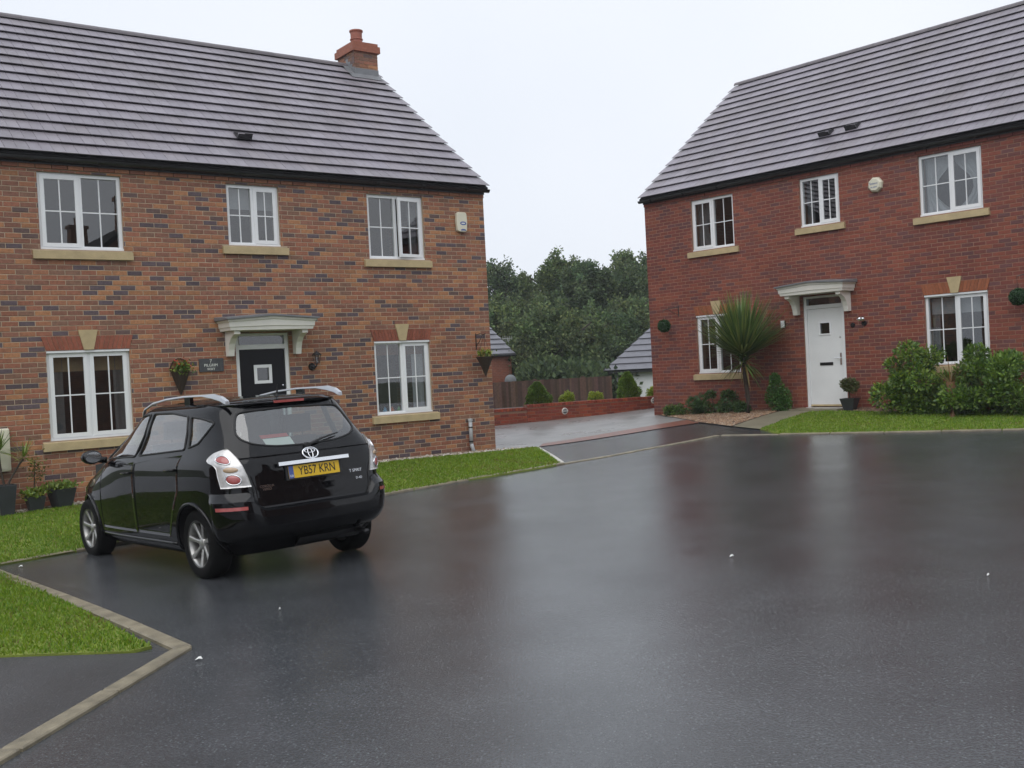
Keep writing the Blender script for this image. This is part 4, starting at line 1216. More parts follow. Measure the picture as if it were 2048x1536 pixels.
    for (px0, py0) in full:
        ratio = abs(py0) / float(c_yw(.55)); sg = np.sign(py0)
        zt = float(btop(py0)); col = []
        for k in range(nb):
            t = k / (nb - 1); z = .325 + (zt - .325) * t
            prof = .060 * min(1.0, max(0.0, (z - .31) / .15)) ** .6 + .006 * math.sin(math.pi * t)
            ang = math.atan2(abs(py0) ** 5, (abs(px0 - XM) / 1.86 * .88) ** 5)
            # radial offset at the same outline parameter
            n = c_nr(z); yw = float(c_yw(z)); L = XM - float(c_xr(z))
            if abs(py0) < float(c_yw(.55)) * 2 ** (-1 / float(c_nr(.55))):
                yq = py0 * yw / float(c_yw(.55)); xq = float(car_x(yq, z))
            else:
                fr_ = (XM - px0) / (XM - float(c_xr(.55))); xq = XM - fr_ * L; yq = sg * float(car_y(xq, z))
            nxn = -(abs(xq - XM) / L) ** (n - 1) / L; nyn = sg * (abs(yq) / yw) ** (n - 1) / yw
            ln = math.hypot(nxn, nyn); fade = min(1.0, max(0.0, (-.345 - xq) / .10 + .25))
            col.append((xq + nxn / ln * prof * fade, yq + nyn / ln * prof * fade, z))
        # ledge back to the skin
        q = col[-1]
        tc_ = min(1.0, max(0.0, (abs(py0) - .52) / .10)); dz_ = .020 + .054 * tc_
        col.append((q[0] - nxn / ln * prof * fade * .12, q[1] - nyn / ln * prof * fade * .12, zt + .004))
        col.append((q[0] - nxn / ln * prof * fade * .95, q[1] - nyn / ln * prof * fade * .95, zt + dz_))
        col.append((q[0] - nxn / ln * (prof * fade + .03), q[1] - nyn / ln * (prof * fade + .03), zt + dz_ + .004))
        rowsb.append(col)
    B = np.array(rowsb); ii = np.arange(B.shape[0] * B.shape[1]).reshape(B.shape[:2])
    bp = np_mesh('rear_bumper', B.reshape(-1, 3), np.stack([ii[:-1, :-1], ii[:-1, 1:], ii[1:, 1:], ii[1:, :-1]], -1).reshape(-1, 4), 'car_paint', parent=car)
    smooth_angle(bp, 38)
    def brow(y, z):     # bumper face x at y
        j = int(np.argmin(np.abs(full[:, 1] - y) + (full[:, 0] > -.3) * 5)); return float(np.interp(z, B[j, :nb, 2], B[j, :nb, 0]))
    for s in (1, -1):
        rp = []
        for y in np.linspace(.64, .80, 8):
            j = int(np.argmin(np.abs(full[:, 1] - s * y)))
            for z in (.632, .662):
                k = int(np.argmin(np.abs(B[j, :nb, 2] - z))); p = B[j, k]; rp.append((p[0] - .004, p[1] + s * .003, z))
        MB().add(rp, [(2 * i, 2 * i + 1, 2 * i + 3, 2 * i + 2) for i in range(7)]).build('reflector', 'red_lens', bp)
    # --- tail lamps
    for s in (1, -1):
        zz = np.linspace(.825, 1.165, 22); R_ = []
        inner = lambda z: np.interp(z, [.825, .97, 1.08, 1.12, 1.165], [.605, .640, .668, .680, .695])
        outer_x = lambda z: np.interp(z, [.825, 1.0, 1.03, 1.06, 1.09, 1.13, 1.165], [-.50, -.455, -.42, -.315, -.305, -.345, -.45])
        for z in zz:
            x, y = car_loop(z)
            S = np.concatenate([[0], np.cumsum(np.hypot(np.diff(x), np.diff(y)))])
            si = np.interp(inner(z), y[:NA + 20], S[:NA + 20]); k = NA // 2
            so = np.interp(outer_x(z), x[k:NA + NB], S[k:NA + NB])
            q = np.linspace(si, so, 22)
            X_ = np.interp(q, S, x); Y_ = np.interp(q, S, y)
            bul = .016
            n = c_nr(z); L = XM - c_xr(z); yw = c_yw(z)
            nx_ = -(np.abs(X_ - XM) / L) ** (n - 1) / L; ny_ = (Y_ / yw) ** (n - 1) / yw; ln = np.hypot(nx_, ny_)
            R_.append(np.stack([X_ + nx_ / ln * bul, s * (Y_ + ny_ / ln * bul), np.full(22, z)], -1))
        Rr = np.array(R_); ii = np.arange(22 * 22).reshape(22, 22)
        Vl = Rr.reshape(-1, 3); Fl = np.stack([ii[:-1, :-1], ii[:-1, 1:], ii[1:, 1:], ii[1:, :-1]], -1).reshape(-1, 4)
        ring = list(ii[0]) + list(ii[1:, -1]) + list(ii[-1, ::-1][1:]) + list(ii[::-1, 0][1:-1])
        k = len(Vl); inn = Vl[ring].copy(); inn[:, 0] += .03; inn[:, 1] -= s * .02
        Vl = np.concatenate([Vl, inn]); n = len(ring)
        Fl = np.concatenate([Fl, np.array([(ring[i], ring[(i + 1) % n], k + (i + 1) % n, k + i) for i in range(n)])])
        lamp = np_mesh('tail_lamp', Vl, Fl, 'lamp_clear', parent=car, smooth=True)
        for (cz, ci, ri, rj, mat, nm) in ((.62, .44, .105, .20, 'red_lens', 'brake_lens'), (.21, .47, .125, .23, 'red_lens', 'fog_lens'), (.46, .46, .072, .26, 'amber_lens', 'indicator_lens')):
            mb = MB(); cen = None; pts = []
            cz_ = cz + .10 if nm == 'brake_lens' else cz
            nr = 20
            def at(u, v):
                i = np.clip(v, 0, .999) * 21; j = np.clip(u, 0, .999) * 21; i0, j0 = int(i), int(j); fi, fj = i - i0, j - j0
                p = (Rr[i0, j0] * (1 - fi) + Rr[i0 + 1, j0] * fi) * (1 - fj) + (Rr[i0, j0 + 1] * (1 - fi) + Rr[i0 + 1, j0 + 1] * fi) * fj
                return p
            cx_ = ci
            def disp(p, h): return (p[0] - h * .75, p[1] + s * h * .55, p[2])
            mb_v = [disp(at(cx_, cz_), .012)]
            for rr, hh in ((.55, .010), (.9, .006), (1.0, .001)):
                for q in range(nr): mb_v.append(disp(at(cx_ + rj * rr * math.cos(6.2832 * q / nr), cz_ + ri * rr * math.sin(6.2832 * q / nr)), hh))
            fcs = [(0, 1 + q, 1 + (q + 1) % nr) for q in range(nr)]
            for r2 in range(2):
                fcs += [(1 + r2 * nr + q, 1 + r2 * nr + (q + 1) % nr, 1 + (r2 + 1) * nr + (q + 1) % nr, 1 + (r2 + 1) * nr + q) for q in range(nr)]
            mb.add(mb_v, fcs).build(nm, mat, lamp, smooth=True)
            if nm != 'indicator_lens':       # bright bezel
                pts = [disp(at(cx_ + rj * 1.04 * math.cos(6.2832 * q / 24), cz_ + ri * 1.04 * math.sin(6.2832 * q / 24)), .004) for q in range(25)]
                MB().tube(pts, .006, 5, cap=False).build('bezel', 'chrome', lamp, smooth=True)
    # --- number plate, chrome strip, badge, script
    def rear_frame(y, z, off):
        p = Vector((float(car_x(y, z)) - off, y, z)); p2 = Vector((float(car_x(y, z + .03)) - off, y, z + .03))
        up = (p2 - p).normalized(); rt = Vector((0, -1, 0)); nrm = rt.cross(up)
        return Matrix(((rt.x, up.x, nrm.x, p.x), (rt.y, up.y, nrm.y, p.y), (rt.z, up.z, nrm.z, p.z), (0, 0, 0, 1)))
    plate = MB().box(-.26, .26, -.0555, .0555, 0, .006).build('number_plate', 'plate_yellow', car)
    plate.matrix_basis = rear_frame(0, .905, .030)
    tm = text_mesh('YB57 KRN', .108, .0008, .98); tl = link('plate_lettering', tm, 'plate_black', plate); tl.location = (.028, 0, .0075); tl.scale = (.80, 1.0, 1)
    MB().box(-.2595, -.212, -.055, .055, .0062, .0068).build('plate_band', 'blue_print', plate)
    g2 = link('plate_lettering', text_mesh('GB', .028, .0004), 'lettering_white', plate); g2.location = (-.236, -.034, .0072)
    stp = MB().box(-.36, .36, -.016, .016, 0, .028).build('chrome_strip', 'chrome', car); stp.matrix_basis = rear_frame(0, .985, .038)
    MB().box(-.285, .285, -.068, .068, -.012, .0).build('plate_recess', 'rubber', car).matrix_basis = rear_frame(0, .905, .028)
    bd = empty('badge', (0, 0, 0), 0, car); bd.matrix_basis = rear_frame(0, 1.055, .024)
    def oval(rx, ry, cx=0, cy=0, r=.006, nm='oval'):
        pts = [(cx + rx * math.cos(6.2832 * q / 32), cy + ry * math.sin(6.2832 * q / 32), 0) for q in range(33)]
        MB().tube(pts, r, 6, cap=False).build(nm, 'chrome', bd, smooth=True)
    oval(.078, .054, r=.008); oval(.022, .050, r=.005); oval(.052, .019, 0, .022, r=.005)
    for (txt, y, z, sz) in (('COROLLA\nVERSO', .475, .80, .030), ('T SPIRIT', -.44, .845, .038), ('D-4D', -.47, .775, .030)):
        o = link('script_badge', text_mesh(txt, sz, .002), 'chrome', car); o.matrix_basis = rear_frame(y, z, .016)
    # wiper
    wp = MB(); wz = [(float(car_x(0, 1.125)) - .03, 0, 1.125), (float(car_x(-.17, 1.17)) - .035, -.17, 1.175), (float(car_x(-.36, 1.205)) - .03, -.36, 1.208)]
    wp.tube(wz, [.014, .011, .006], 6); wp.lathe([(0, -.05), (.026, -.045), (.028, 0)], 12, (float(car_x(0, 1.125)), 0, 1.125), 'x')
    wp.build('rear_wiper', 'rubber', car)
    # roof rails and aerial
    for s in (1, -1):
        pts = [(1.62, .575, 1.520), (1.55, .585, 1.565), (1.30, .598, 1.617), (.95, .605, 1.645), (.55, .606, 1.655), (.15, .603, 1.648), (-.08, .600, 1.632), (-.22, .596, 1.604), (-.315, .590, 1.566)]
        P = [Vector((a, s * b, c)) for a, b, c in pts]; V_, F_ = [], []
        for i, p in enumerate(P):
            wd, ht = (.014, .010)
            if i >= 6: wd, ht = (.022, .024)
            if i in (0, len(P) - 1): ht = .020
            V_ += [(p.x, p.y - wd, p.z - ht), (p.x, p.y + wd, p.z - ht), (p.x, p.y + wd * .8, p.z + ht), (p.x, p.y - wd * .8, p.z + ht)]
        for i in range(len(P) - 1):
            for j in range(4): F_.append((i * 4 + j, i * 4 + (j + 1) % 4, i * 4 + 4 + (j + 1) % 4, i * 4 + 4 + j))
        F_ += [(0, 1, 2, 3), tuple(len(V_) - 4 + j for j in range(4))]
        rl = MB().add(V_, F_).build('roof_rail', 'silver_paint', car)
        bv = rl.modifiers.new('soft', 'BEVEL'); bv.width = .006; bv.segments = 2; bv.limit_method = 'ANGLE'
        # feet
        MB().box(.40, .52, s * .60 - .018, s * .60 + .018, 1.545, 1.645).build('rail_foot', 'car_paint', rl)
    MB().tube([(-.14, 0, 1.592), (-.145, 0, 1.615), (-.17, 0, 1.70)], [.022, .010, .004], 8).build('aerial', 'rubber', car)
    # doors: shallow proud skins with handles
    for s in (1, -1):
        fd = patch([(1.30, .36), (2.28, .36), (2.26, .60), (2.22, 1.03), (1.26, 1.055)], 'X', .002, 'door', 'car_paint', car, s, 20, 24, rim=.012)
        rd = patch([(1.28, .36), (.52, .36), (.36, .62), (.22, .80), (.20, 1.12), (1.24, 1.055)], 'X', .002, 'door', 'car_paint', car, s, 20, 24, rim=.012)
        for dr, hx, hz in ((fd, 1.42, .945), (rd, .36, .985)):
            y = float(car_y(hx, hz)); MB().tube([(hx + .09, s * (y + .006), hz - .004), (hx + .06, s * (y + .034), hz), (hx - .06, s * (y + .034), hz + .003), (hx - .09, s * (y + .006), hz + .004)], .012, 8).build('handle', 'car_paint', dr, smooth=True)
        y = float(car_y(2.5, .84)); MB().lathe([(0, 0), (.018, .002), (.022, .0)], 12, (2.5, s * (y + .004) if s > 0 else -(y + .004), .84), 'y').build('side_repeater', 'amber_lens', car)
        # sill
        pts = [(x, s * (float(car_y(x, .30)) + .006), .30) for x in np.linspace(.40, 2.36, 20)]
        MB().tube(pts, .016, 6).build('sill_trim', 'car_paint', car, smooth=True)
        # wheel arch lips
        for ax in AXLES:
            pts = []
            for q in np.linspace(-.35, math.pi + .35, 40):
                X_, Z_ = ax + .352 * math.cos(q), .335 + .352 * math.sin(q)
                if Z_ < .24: continue
                pts.append((X_, s * (float(car_y(X_, Z_)) + .002), Z_))
            MB().tube(pts, .017, 6).build('wheel_arch', 'car_paint', car, smooth=True)
            # liner
            lin = MB(); n = 20; V_, F_ = [], []
            for q in range(n + 1):
                an = -.35 + (math.pi + .7) * q / n
                for yy_ in (.87, .50): V_.append((ax + .350 * math.cos(an), s * (min(yy_, float(car_y(ax + .35 * math.cos(an), max(.22, .335 + .35 * math.sin(an)))) - .004)), .335 + .350 * math.sin(an)))
            for q in range(n): F_.append((2 * q, 2 * q + 1, 2 * q + 3, 2 * q + 2))
            lin.add(V_, F_); lin.add([(ax + .35 * math.cos(-.3 + (math.pi + .6) * q / 23), s * .50, .335 + .35 * math.sin(-.3 + (math.pi + .6) * q / 23)) for q in range(24)], [tuple(range(24))])
            lin.build('wheel_liner', 'rubber', car, fixn=False)
        # mirror
        mr = MB(); cx_, cy_, cz_ = 2.12, .975, 1.115
        n = 14; prof = [(-.085, .35), (-.08, .85), (-.03, 1.0), (.04, .88), (.085, .5), (.1, .05)]
        V_, F_ = [], []
        for (dx, k) in prof:
            for q in range(n): V_.append((cx_ + dx, s * (cy_ + .105 * k * math.cos(6.2832 * q / n)), cz_ + .075 * k * math.sin(6.2832 * q / n)))
        for i in range(len(prof) - 1):
            for q in range(n): F_.append((i * n + q, i * n + (q + 1) % n, (i + 1) * n + (q + 1) % n, (i + 1) * n + q))
        F_.append(tuple(range(n)))
        mr.add(V_, F_); mr.tube([(2.10, s * .82, 1.07), (2.11, s * .92, 1.085)], [.035, .03], 8)
        mm = mr.build('door_mirror', 'car_paint', car, smooth=True)
        MB().add([(cx_ - .087, s * (cy_ + .082 * math.cos(6.2832 * q / 16)), cz_ + .056 * math.sin(6.2832 * q / 16)) for q in range(16)], [tuple(range(16))]).build('mirror_glass', 'chrome', mm)
        # headlamp
        hz = np.linspace(.70, .84, 8); Hh = []
        for z in hz:
            x, y = car_loop(z); S = np.concatenate([[0], np.cumsum(np.hypot(np.diff(x), np.diff(y)))]); q = np.linspace(S[-1] - .95, S[-1] - .42, 10)
            Hh.append(np.stack([np.interp(q, S, x) + .006, s * (np.interp(q, S, y) + .006), np.full(10, z)], -1))
        ii = np.arange(80).reshape(8, 10)
        np_mesh('headlight', np.array(Hh).reshape(-1, 3), np.stack([ii[:-1, :-1], ii[:-1, 1:], ii[1:, 1:], ii[1:, :-1]], -1).reshape(-1, 4), 'lamp_clear', parent=car, smooth=True)
    # --- wheels
    def wheel(ax, s):
        w = empty('wheel', (ax, s * .738, .316), 0, car)
        if s < 0: w.rotation_euler = (0, 0, math.pi)
        # built facing +y
        MB().lathe([(.205, -.085), (.225, -.098), (.28, -.102), (.306, -.092), (.316, -.07), (.317, 0), (.316, .07), (.306, .092), (.28, .102), (.225, .098), (.205, .088)], 48, (0, 0, 0), 'y').build('tyre', 'tyre_rubber', w, smooth=True)
        rim = MB().lathe([(.205, -.085), (.195, -.06), (.185, 0), (.190, .06), (.200, .082), (.212, .092), (.219, .092), (.216, .080)], 48, (0, 0, 0), 'y')
        r = rim.build('rim', 'alloy', w, smooth=True)
        for k in range(7):
            a = 2 * math.pi * k / 7 + .2
            ca, sa = math.cos(a), math.sin(a); V_ = []
            for (rr, hw, yo, yi) in ((.045, .020, .058, .015), (.12, .017, .070, .030), (.192, .026, .085, .050), (.203, .034, .086, .06)):
                for (t, yq) in ((-hw, yo - .008), (-hw * .5, yo), (hw * .5, yo), (hw, yo - .008), (hw * .8, yi), (-hw * .8, yi)):
                    V_.append((rr * ca - t * sa, yq, rr * sa + t * ca))
            F_ = []
            for i in range(3):
                for j in range(6): F_.append((i * 6 + j, i * 6 + (j + 1) % 6, i * 6 + 6 + (j + 1) % 6, i * 6 + 6 + j))
            MB().add(V_, F_).build('spoke', 'alloy', w)
        MB().lathe([(0, .070), (.030, .069), (.05, .060), (.062, .045), (.062, .0)], 24, (0, 0, 0), 'y').build('hub', 'alloy', w, smooth=True)
        MB().lathe([(.02, .0), (.150, .0), (.150, -.02), (.02, -.02)], 32, (0, .02, 0), 'y').build('brake_disc', 'dark_metal', w)
        MB().lathe([(0, -.02), (.19, -.02)], 24, (0, 0, 0), 'y').build('wheel_back', 'rubber', w)
    for ax in AXLES:
        for s in (1, -1): wheel(ax, s)
    # --- cabin: floor, seats, dashboard
    MB().box(-.55, 2.9, -.72, .72, .42, .46).build('floor_pan', 'rubber', car)
    MB().box(-.53, -.10, -.60, .60, .46, 1.115).build('load_cover', 'seat_cloth', car)
    MB().prism([(2.35, .5), (2.75, .5), (2.72, 1.0), (2.45, 1.03), (2.25, .92)], -.72, .72, 'xz').build('dashboard', 'rubber', car)
    def seat(x, y, w, zc):
        mb = MB(); mb.box(x - .05, x + .48, y - w, y + w, .48, .70)
        mb.prism([(x - .02, .66), (x + .10, .66), (x - .06, zc), (x - .17, zc)], y - w * .95, y + w * .95, 'xz')
        mb.prism([(x - .19, zc + .04), (x - .09, zc + .04), (x - .12, zc + .22), (x - .20, zc + .22)], y - .13, y + .13, 'xz')
        for q in (-.06, .06): mb.tube([(x - .13, y + q, zc - .02), (x - .14, y + q, zc + .06)], .007, 6)
        o = mb.build('seat', 'seat_cloth', car); bv = o.modifiers.new('soft', 'BEVEL'); bv.width = .03; bv.segments = 3
    for y in (-.37, .37): seat(1.45, y, .25, 1.20)
    for y in (-.46, 0, .46): seat(.48, y, .21, 1.18)
    # rear underside: exhaust silencer and beam
    MB().tube([(-.45, -.55, .30), (-.45, .1, .30)], .09, 12).build('silencer', 'dark_metal', car, smooth=True)
    MB().tube([(-.45, -.50, .28), (-.62, -.52, .27), (-.70, -.52, .26)], .025, 10).build('exhaust_pipe', 'dark_metal', car, smooth=True)
    MB().tube([(0, -.62, .30), (0, .62, .30)], .045, 10).build('axle_beam', 'dark_metal', car)
    return car

def car_mats():
    t = NT('car_paint')
    drops = t.n('TexVoronoi', Scale=130.0); t.put(drops.inputs['Vector'], t.coord())
    msk = t.math('MULTIPLY', t.ramp(drops.outputs['Distance'], 1.0, 0.0, 0.0, 0.35), t.ramp(t.noise(22, 3), 0.0, 1.0, 0.5, 0.62))
    nm = t.bump(msk, 0.10, 0.003)
    b = t.bsdf((0.0030, 0.0030, 0.0040), 0.4, 0, 0.0, None, 0.75)
    t.put(b.inputs['Coat Normal'], nm)
    plain('rubber', (0.010, 0.010, 0.011), 0.6, var=0.1)
    plain('tyre_rubber', (0.006, 0.006, 0.006), 0.85, spec=0.15, var=0.2, vscale=20)
    plain('seat_cloth', (0.09, 0.09, 0.085), 0.9, var=0.15, vscale=20)
    plain('silver_paint', (0.55, 0.57, 0.60), 0.28, metallic=0.75, var=0.03)
    plain('alloy', (0.36, 0.355, 0.34), 0.32, metallic=0.7, var=0.1, vscale=12)
    plain('red_lens', (0.38, 0.085, 0.08), 0.12, var=0.15, vscale=30, coat=1.0)
    plain('amber_lens', (0.40, 0.27, 0.16), 0.15, var=0.15, vscale=30, coat=1.0)
    plain('lamp_clear', (0.58, 0.57, 0.56), 0.14, metallic=0.45, var=0.25, vscale=18, bump=0.25, bscale=70, coat=1.0)
    plain('plate_yellow', (0.66, 0.42, 0.015), 0.3, var=0.04)
    plain('plate_black', (0.01, 0.01, 0.01), 0.4)
car_mats()
make_car()

# ================================================================== things on and by the walls
def on_wall(M, x, y, z): return M @ Vector((x, y, z))
def wall_thing(name, house_M, x, y, z, label, cat, group=None):
    o = empty(name); o.matrix_world = house_M @ Matrix.Translation((x, y, z)); tag(o, label, cat, group); return o

# name plaque beside the black door
pq = wall_thing('name_plaque', ML, -5.515, -.012, 1.868, 'dark slate house name plaque with pale lettering beside the black door', 'sign')
MB().box(-.20, .20, -.012, .010, -.105, .105).build('plaque_board', 'slate', pq)
for (tx, sz, zz) in (('7', .075, .062), ('PILGRIM', .062, -.004), ('WAY', .058, -.066)):
    o = link('lettering', text_mesh(tx, sz, .001), 'lettering_white', pq); o.matrix_basis = Matrix.Translation((-.01, -.0135, zz)) @ Matrix.Rotation(math.pi / 2, 4, 'X')

# alarm boxes
al = wall_thing('alarm_box', ML, -.56, 0, 4.36, 'tall cream alarm box with blue oval near the chimney end of the wall', 'alarm', 'burglar alarm boxes')
ab = MB().prism([(-.105, -.17), (-.06, -.19), (.06, -.19), (.105, -.17), (.12, .0), (.108, .155), (.085, .178), (-.085, .178), (-.108, .155), (-.12, .0)], -.075, -.002, 'xz').build('alarm_cover', 'cream_plastic', al)
bv = ab.modifiers.new('soft', 'BEVEL'); bv.width = .02; bv.segments = 3
MB().add([(.02 + .07 * math.cos(6.2832 * q / 24), -.0765, -.03 + .035 * math.sin(6.2832 * q / 24)) for q in range(24)], [tuple(range(24))]).build('oval_mark', 'blue_print', al)
MB().add([(.02 + .045 * math.cos(6.2832 * q / 24), -.0772, -.03 + .012 * math.sin(6.2832 * q / 24)) for q in range(24)], [tuple(range(24))]).build('oval_mark', 'lettering_white', al)
MB().add([(.02 + .062 * math.cos(math.pi * q / 12), -.0765, -.165 + .030 * math.sin(math.pi * q / 12)) for q in range(13)], [tuple(range(13))]).build('strobe_lens', 'blue_print', al)
al = wall_thing('alarm_box', MR, 5.915, 0, 4.41, 'round faceted cream alarm box with blue print on the red brick wall', 'alarm', 'burglar alarm boxes')
oct_ = lambda r, a0=.26: [(r * math.cos(6.2832 * q / 8 + a0), r * math.sin(6.2832 * q / 8 + a0)) for q in range(8)]
mb = MB(); V_ = [(a, -.002, b) for a, b in oct_(.155)] + [(a, -.05, b) for a, b in oct_(.15)] + [(a, -.085, b) for a, b in oct_(.115)]
mb.add(V_, [tuple(range(16, 24))] + [(i * 8 + q, i * 8 + (q + 1) % 8, i * 8 + 8 + (q + 1) % 8, i * 8 + 8 + q) for i in range(2) for q in range(8)])
mb.build('alarm_cover', 'cream_plastic', al)
for (tx, sz, zz) in (('System', .060, .022), ('ALARM', .042, -.05)):
    o = link('lettering', text_mesh(tx, sz, .0006), 'blue_print', al); o.matrix_basis = Matrix.Translation((-.01, -.087, zz)) @ Matrix.Rotation(math.pi / 2, 4, 'X')

# carriage lantern beside the black door
ln = wall_thing('wall_lantern', ML, -3.76, 0, 1.80, 'black carriage lantern on the wall beside the black door', 'lamp')
MB().lathe([(0, -.045), (.05, -.04), (.062, -.02), (.064, 0)], 16, (0, 0, -.03), 'y').build('wall_plate', 'black_plastic', ln)
MB().tube([(0, -.03, -.03), (0, -.10, -.06), (.02, -.15, -.02), (.03, -.15, .03)], .012, 8).build('arm', 'black_plastic', ln)
lb = MB()
for q in range(4):
    a = 6.2832 * q / 4 + .785
    lb.tube([(.03 + .045 * math.cos(a), -.15 + .045 * math.sin(a), .03), (.03 + .068 * math.cos(a), -.15 + .068 * math.sin(a), .16)], .006, 5)
lb.lathe([(0, .24), (.02, .22), (.05, .20), (.092, .165), (.09, .158), (0, .158)], 8, (.03, -.15, 0)); lb.lathe([(0, .03), (.05, .03), (.05, .02), (0, .015)], 8, (.03, -.15, 0))
lb.build('lantern_cage', 'black_plastic', ln)
MB().lathe([(.030, .032), (.046, .155)], 8, (.03, -.15, 0)).build('lantern_glass', 'window_glass', ln)

# meter cupboard, drain pipe
mc = wall_thing('meter_box', ML, -8.86, 0, .78, 'cream meter cupboard low on the wall behind the potted plants', 'meter box')
m_ = MB().box(-.31, .31, -.13, -.002, -.305, .305).build('cupboard', 'cream_plastic', mc); bv = m_.modifiers.new('soft', 'BEVEL'); bv.width = .02; bv.segments = 2
MB().box(-.27, .27, -.138, -.131, -.265, .265).build('cupboard_door', 'cream_plastic', mc)
dp = wall_thing('waste_pipe', ML, -.61, 0, 0.02, 'short grey waste pipe with cap at the foot of the mottled wall', 'pipe')
MB().tube([(0, -.07, .16), (0, -.07, .60)], .036, 12).build('pipe', 'grey_plastic', dp, smooth=True)
MB().tube([(0, -.07, .17), (.012, -.08, .10), (.04, -.10, -.02)], .036, 12).build('elbow', 'grey_plastic', dp, smooth=True)
MB().lathe([(0, .645), (.044, .64), (.047, .60), (.038, .595)], 12, (0, -.07, 0)).build('cap', 'grey_plastic', dp)
for z in (.47, .20): MB().lathe([(.038, z), (.042, z), (.042, z + .022), (.038, z + .022)], 12, (0, -.07, 0)).build('pipe_clip', 'dark_metal', dp)

# small fittings by the white door
sg = wall_thing('house_number', MR, 3.665, 0, 1.83, 'small narrow white number plate on the red wall beside the white door', 'sign')
MB().box(-.045, .045, -.025, -.003, -.075, .075).build('number_board', 'white_upvc', sg); MB().box(.046, .06, -.02, -.003, -.075, .075).build('edge_strip', 'dark_metal', sg)
sl = wall_thing('security_light', MR, 5.53, 0, 1.79, 'silver twin spotlight on the red wall right of the white door', 'lamp')
MB().lathe([(0, -.03), (.05, -.03), (.055, 0)], 12, (0, 0, -.06), 'y').build('wall_plate', 'dark_metal', sl)
for s in (-1, 1): MB().tube([(0, -.03, -.05), (s * .03, -.09, .0), (s * .045, -.15, .045)], [.012, .028, .042], 12).build('spotlight', 'chrome', sl, smooth=True)
bl = wall_thing('bell_push', MR, 5.275, 0, 1.71, 'small round dark bell push beside the white door frame', 'bell')
MB().lathe([(0, -.03), (.02, -.03), (.022, -.018), (.045, -.016), (.052, 0)], 16, (0, 0, 0), 'y').build('bell', 'dark_metal', bl)

# ------------------------------------------------------------------ leaves
def leaf_mesh(name, P, Nn, size, tints, mat, parent=None, aspect=.5, kind=None):
    """one small folded leaf per point; P (n,3), Nn (n,3) growth directions"""
    n = len(P)
    d = Nn / (np.linalg.norm(Nn, axis=1, keepdims=True) + 1e-9)
    r = rng.normal(size=(n, 3)); a = np.cross(d, r); a /= (np.linalg.norm(a, axis=1, keepdims=True) + 1e-9)
    b = np.cross(a, d)
    s = np.asarray(size).reshape(-1, 1) * np.ones((n, 1))
    w = s * aspect * .5
    V = np.stack([P, P + d * s * .5 + a * w + b * s * .05, P + d * s, P + d * s * .5 - a * w + b * s * .05], 1)
    F = np.arange(n)[:, None] * 4 + np.array([[0, 1, 2, 3]])
    o = np_mesh(name, V.reshape(-1, 3), F, mat, np.repeat(tints, 4, 0), parent)
    if parent is not None: o['kind'] = 'stuff'
    return o

def pal(n, cols, lo=.7, hi=1.3):
    c = np.array(cols); k = rng.integers(0, len(c), n)
    return c[k] * rng.uniform(lo, hi, (n, 1))

def clumpy(n, centers, radii, shell=.45):
    """points through clumps: mostly near each clump's surface"""
    k = rng.integers(0, len(centers), n)
    v = rng.normal(size=(n, 3)); v /= np.linalg.norm(v, axis=1, keepdims=True)
    r = (1 - shell * rng.random(n) ** 1.5)
    R = np.asarray(radii)[k]
    if R.ndim == 1: R = R[:, None]
    return np.asarray(centers)[k] + v * R * r[:, None], v

def bush(name, label, loc, cat, centers, radii, n, size, cols, group=None, stems=4, aspect=.5, stem_h=.5, mat='leaf'):
    root = empty(name, loc); tag(root, label, cat, group)
    P, v = clumpy(n, centers, radii, .6)
    P[:, 2] = np.maximum(P[:, 2], .015)
    d = v + np.array([0, 0, .35]) + rng.normal(size=v.shape) * .5
    leaf_mesh('foliage', P, d, size * rng.uniform(.6, 1.25, n), pal(n, cols), mat, root, aspect)
    c = np.asarray(centers); mb = MB()
    for k in range(min(stems, len(c))):
        q = c[k]; mb.tube([(q[0] * .2, q[1] * .2, -.04), (q[0] * .6, q[1] * .6, q[2] * .5), tuple(q)], [.018, .013, .006], 6)
    mb.build('stem', 'bark', root)
    return root

def blob_centers(rx, ry, rz, n, z0=0.0, cone=False):
    out = []
    for i in range(n):
        v = rng.normal(size=3); v /= np.linalg.norm(v)
        t = rng.uniform(.45, .8)
        p = v * np.array([rx, ry, rz]) * t; p[2] = abs(p[2]) if z0 == 0 else p[2] + z0
        out.append(p)
    return np.array(out)

GREEN_MID = [(.085, .165, .030), (.115, .205, .035), (.06, .125, .028), (.16, .24, .04)]
GREEN_DARK = [(.045, .10, .026), (.06, .12, .035), (.08, .14, .038)]
GREEN_YEL = [(.15, .24, .03), (.20, .27, .035), (.12, .19, .03), (.26, .28, .05)]
def lw(M, x, y, z=0.0):
    p = M @ Vector((x, y, z)); return p

